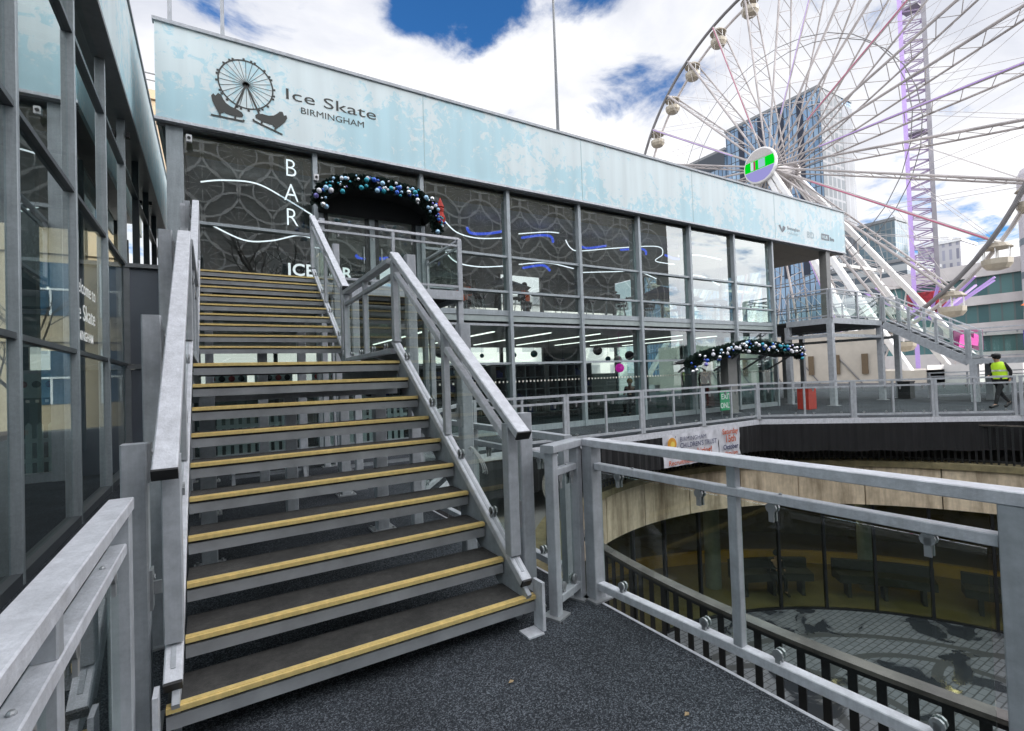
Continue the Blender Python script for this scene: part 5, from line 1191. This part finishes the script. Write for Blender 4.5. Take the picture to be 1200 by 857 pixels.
# ------------------------------------------------------------------ ringed library behind the camera (seen in the glass)
LBR = thing('library', 'large building wrapped in interlocking metal rings behind the deck', 'building', (4,-44,-1.4))
LYY = -40
link('wall', MB().bb(-110, 74, LYY-24, LYY-.6, -1.4, 36), grid_mat('dim_library_glass', (.34,.34,.325), (.44,.42,.40), 2.6, 5.4, .16, (.39,.39,.38)), LBR)
link('ground_storey', MB().bb(-110, 74, LYY-.55, LYY-.3, -1.4, 5.0), mat('dark_glass', (.06,.065,.07), .2), LBR)  # even dark grey glazing along the ground storey
rg = MB(); rs = 3.6
for i in range(26):
    for j in range(7):
        cx = -104+i*6.9+(3.45 if j % 2 else 0); cz = 7.5+j*4.1
        if cz+rs > 35.9 or cx+rs > 73.9: continue
        for rr in (rs, rs*.55):
            n = 28
            for k in range(n):
                a0, a1 = 2*math.pi*k/n, 2*math.pi*(k+1)/n; w_ = .11 if rr > 3 else .08
                P = [(cx+r*math.cos(a), LYY-(.06 if rr < 3 else 0)-.03*(j % 2), cz+r*math.sin(a)) for r in (rr-w_, rr+w_) for a in (a0, a1)]; rg.poly(P, [(0,1,3,2)])
        for k in range(12):
            a = 2*math.pi*k/12; c, s = math.cos(a), math.sin(a)
            rg.poly([(cx+r*c-q*s*.03, LYY-.1-.03*(j % 2), cz+r*s+q*c*.03) for r in (.6, 1.9) for q in (-1,1)], [(0,1,3,2)])
link('ring_screen', rg, mat('bright_ring_metal', (.92,.92,.90), .6, 0), LBR)
# bare trees
BARK = mat('bare_bark', (.06,.045,.035), .85, 0, .2, 8)
def bare_tree(x, y, h, seed, label):
    rnd = random.Random(seed); t_ = thing('bare_tree', label, 'tree', (x,y,-1.4)); mb = MB(); tr = MB()
    def grow(p, d, ln, r, lev):
        pts = [p]; q = p
        for i in range(3):
            d = (d+V((rnd.gauss(0,.12), rnd.gauss(0,.12), .04))).normalized(); q = q+d*ln/3; pts.append(q)
        (tr if lev == 0 else mb).tube(pts, [r, r*.88, r*.75, r*.6], 6 if lev < 2 else 4)
        if lev < 4:
            for i in range(3 if lev < 3 else 4):
                nd = (d+V((rnd.gauss(0,.55), rnd.gauss(0,.55), rnd.gauss(.12,.3)))).normalized()
                grow(pts[-1 if i < 2 else -2], nd, ln*rnd.uniform(.55,.8), r*.55, lev+1)
    grow(V((x,y,-1.4)), V((0,0,1)), h*.34, h*.018, 0)
    link('trunk', tr, BARK, t_, True); link('crown', mb, BARK, t_)
bare_tree(-7.6, 33, 9, 5, 'bare tree behind the left pavilion in front of the stone building')
bare_tree(8, 30, 9, 9, 'bare tree behind the main pavilion near its left end')
bare_tree(15, 33, 10, 14, 'bare tree behind the main pavilion near its middle')
bare_tree(3.5, -9.9, 15, 21, 'bare tree behind the deck reflected in the left upper windows')
bare_tree(10.5, -11.2, 17, 22, 'bare tree behind the deck reflected in the middle upper windows')
bare_tree(19, -11.5, 16, 23, 'bare tree behind the deck reflected in the right upper windows')
# hall behind, seen through the pavilion
hb2 = block('hall', 'pale low hall beyond the glass pavilion', -2, 45, 46, 60, 9.5, grid_mat('pale_hall_wall', (.34,.34,.33), (.62,.60,.56), 3.2, 4.8, .8, (.45,.45,.44)), plant=False)

SC.view_settings.view_transform = 'Standard'; SC.view_settings.look = 'None'; SC.view_settings.exposure = 0; SC.view_settings.gamma = 1
SC.render.engine = 'CYCLES'
cy = SC.cycles; cy.use_denoising = True; cy.max_bounces = 10; cy.transparent_max_bounces = 24; cy.glossy_bounces = 5; cy.diffuse_bounces = 3; cy.caustics_reflective = False; cy.caustics_refractive = False
try: cy.denoiser = 'OPENIMAGEDENOISE'
except Exception: pass
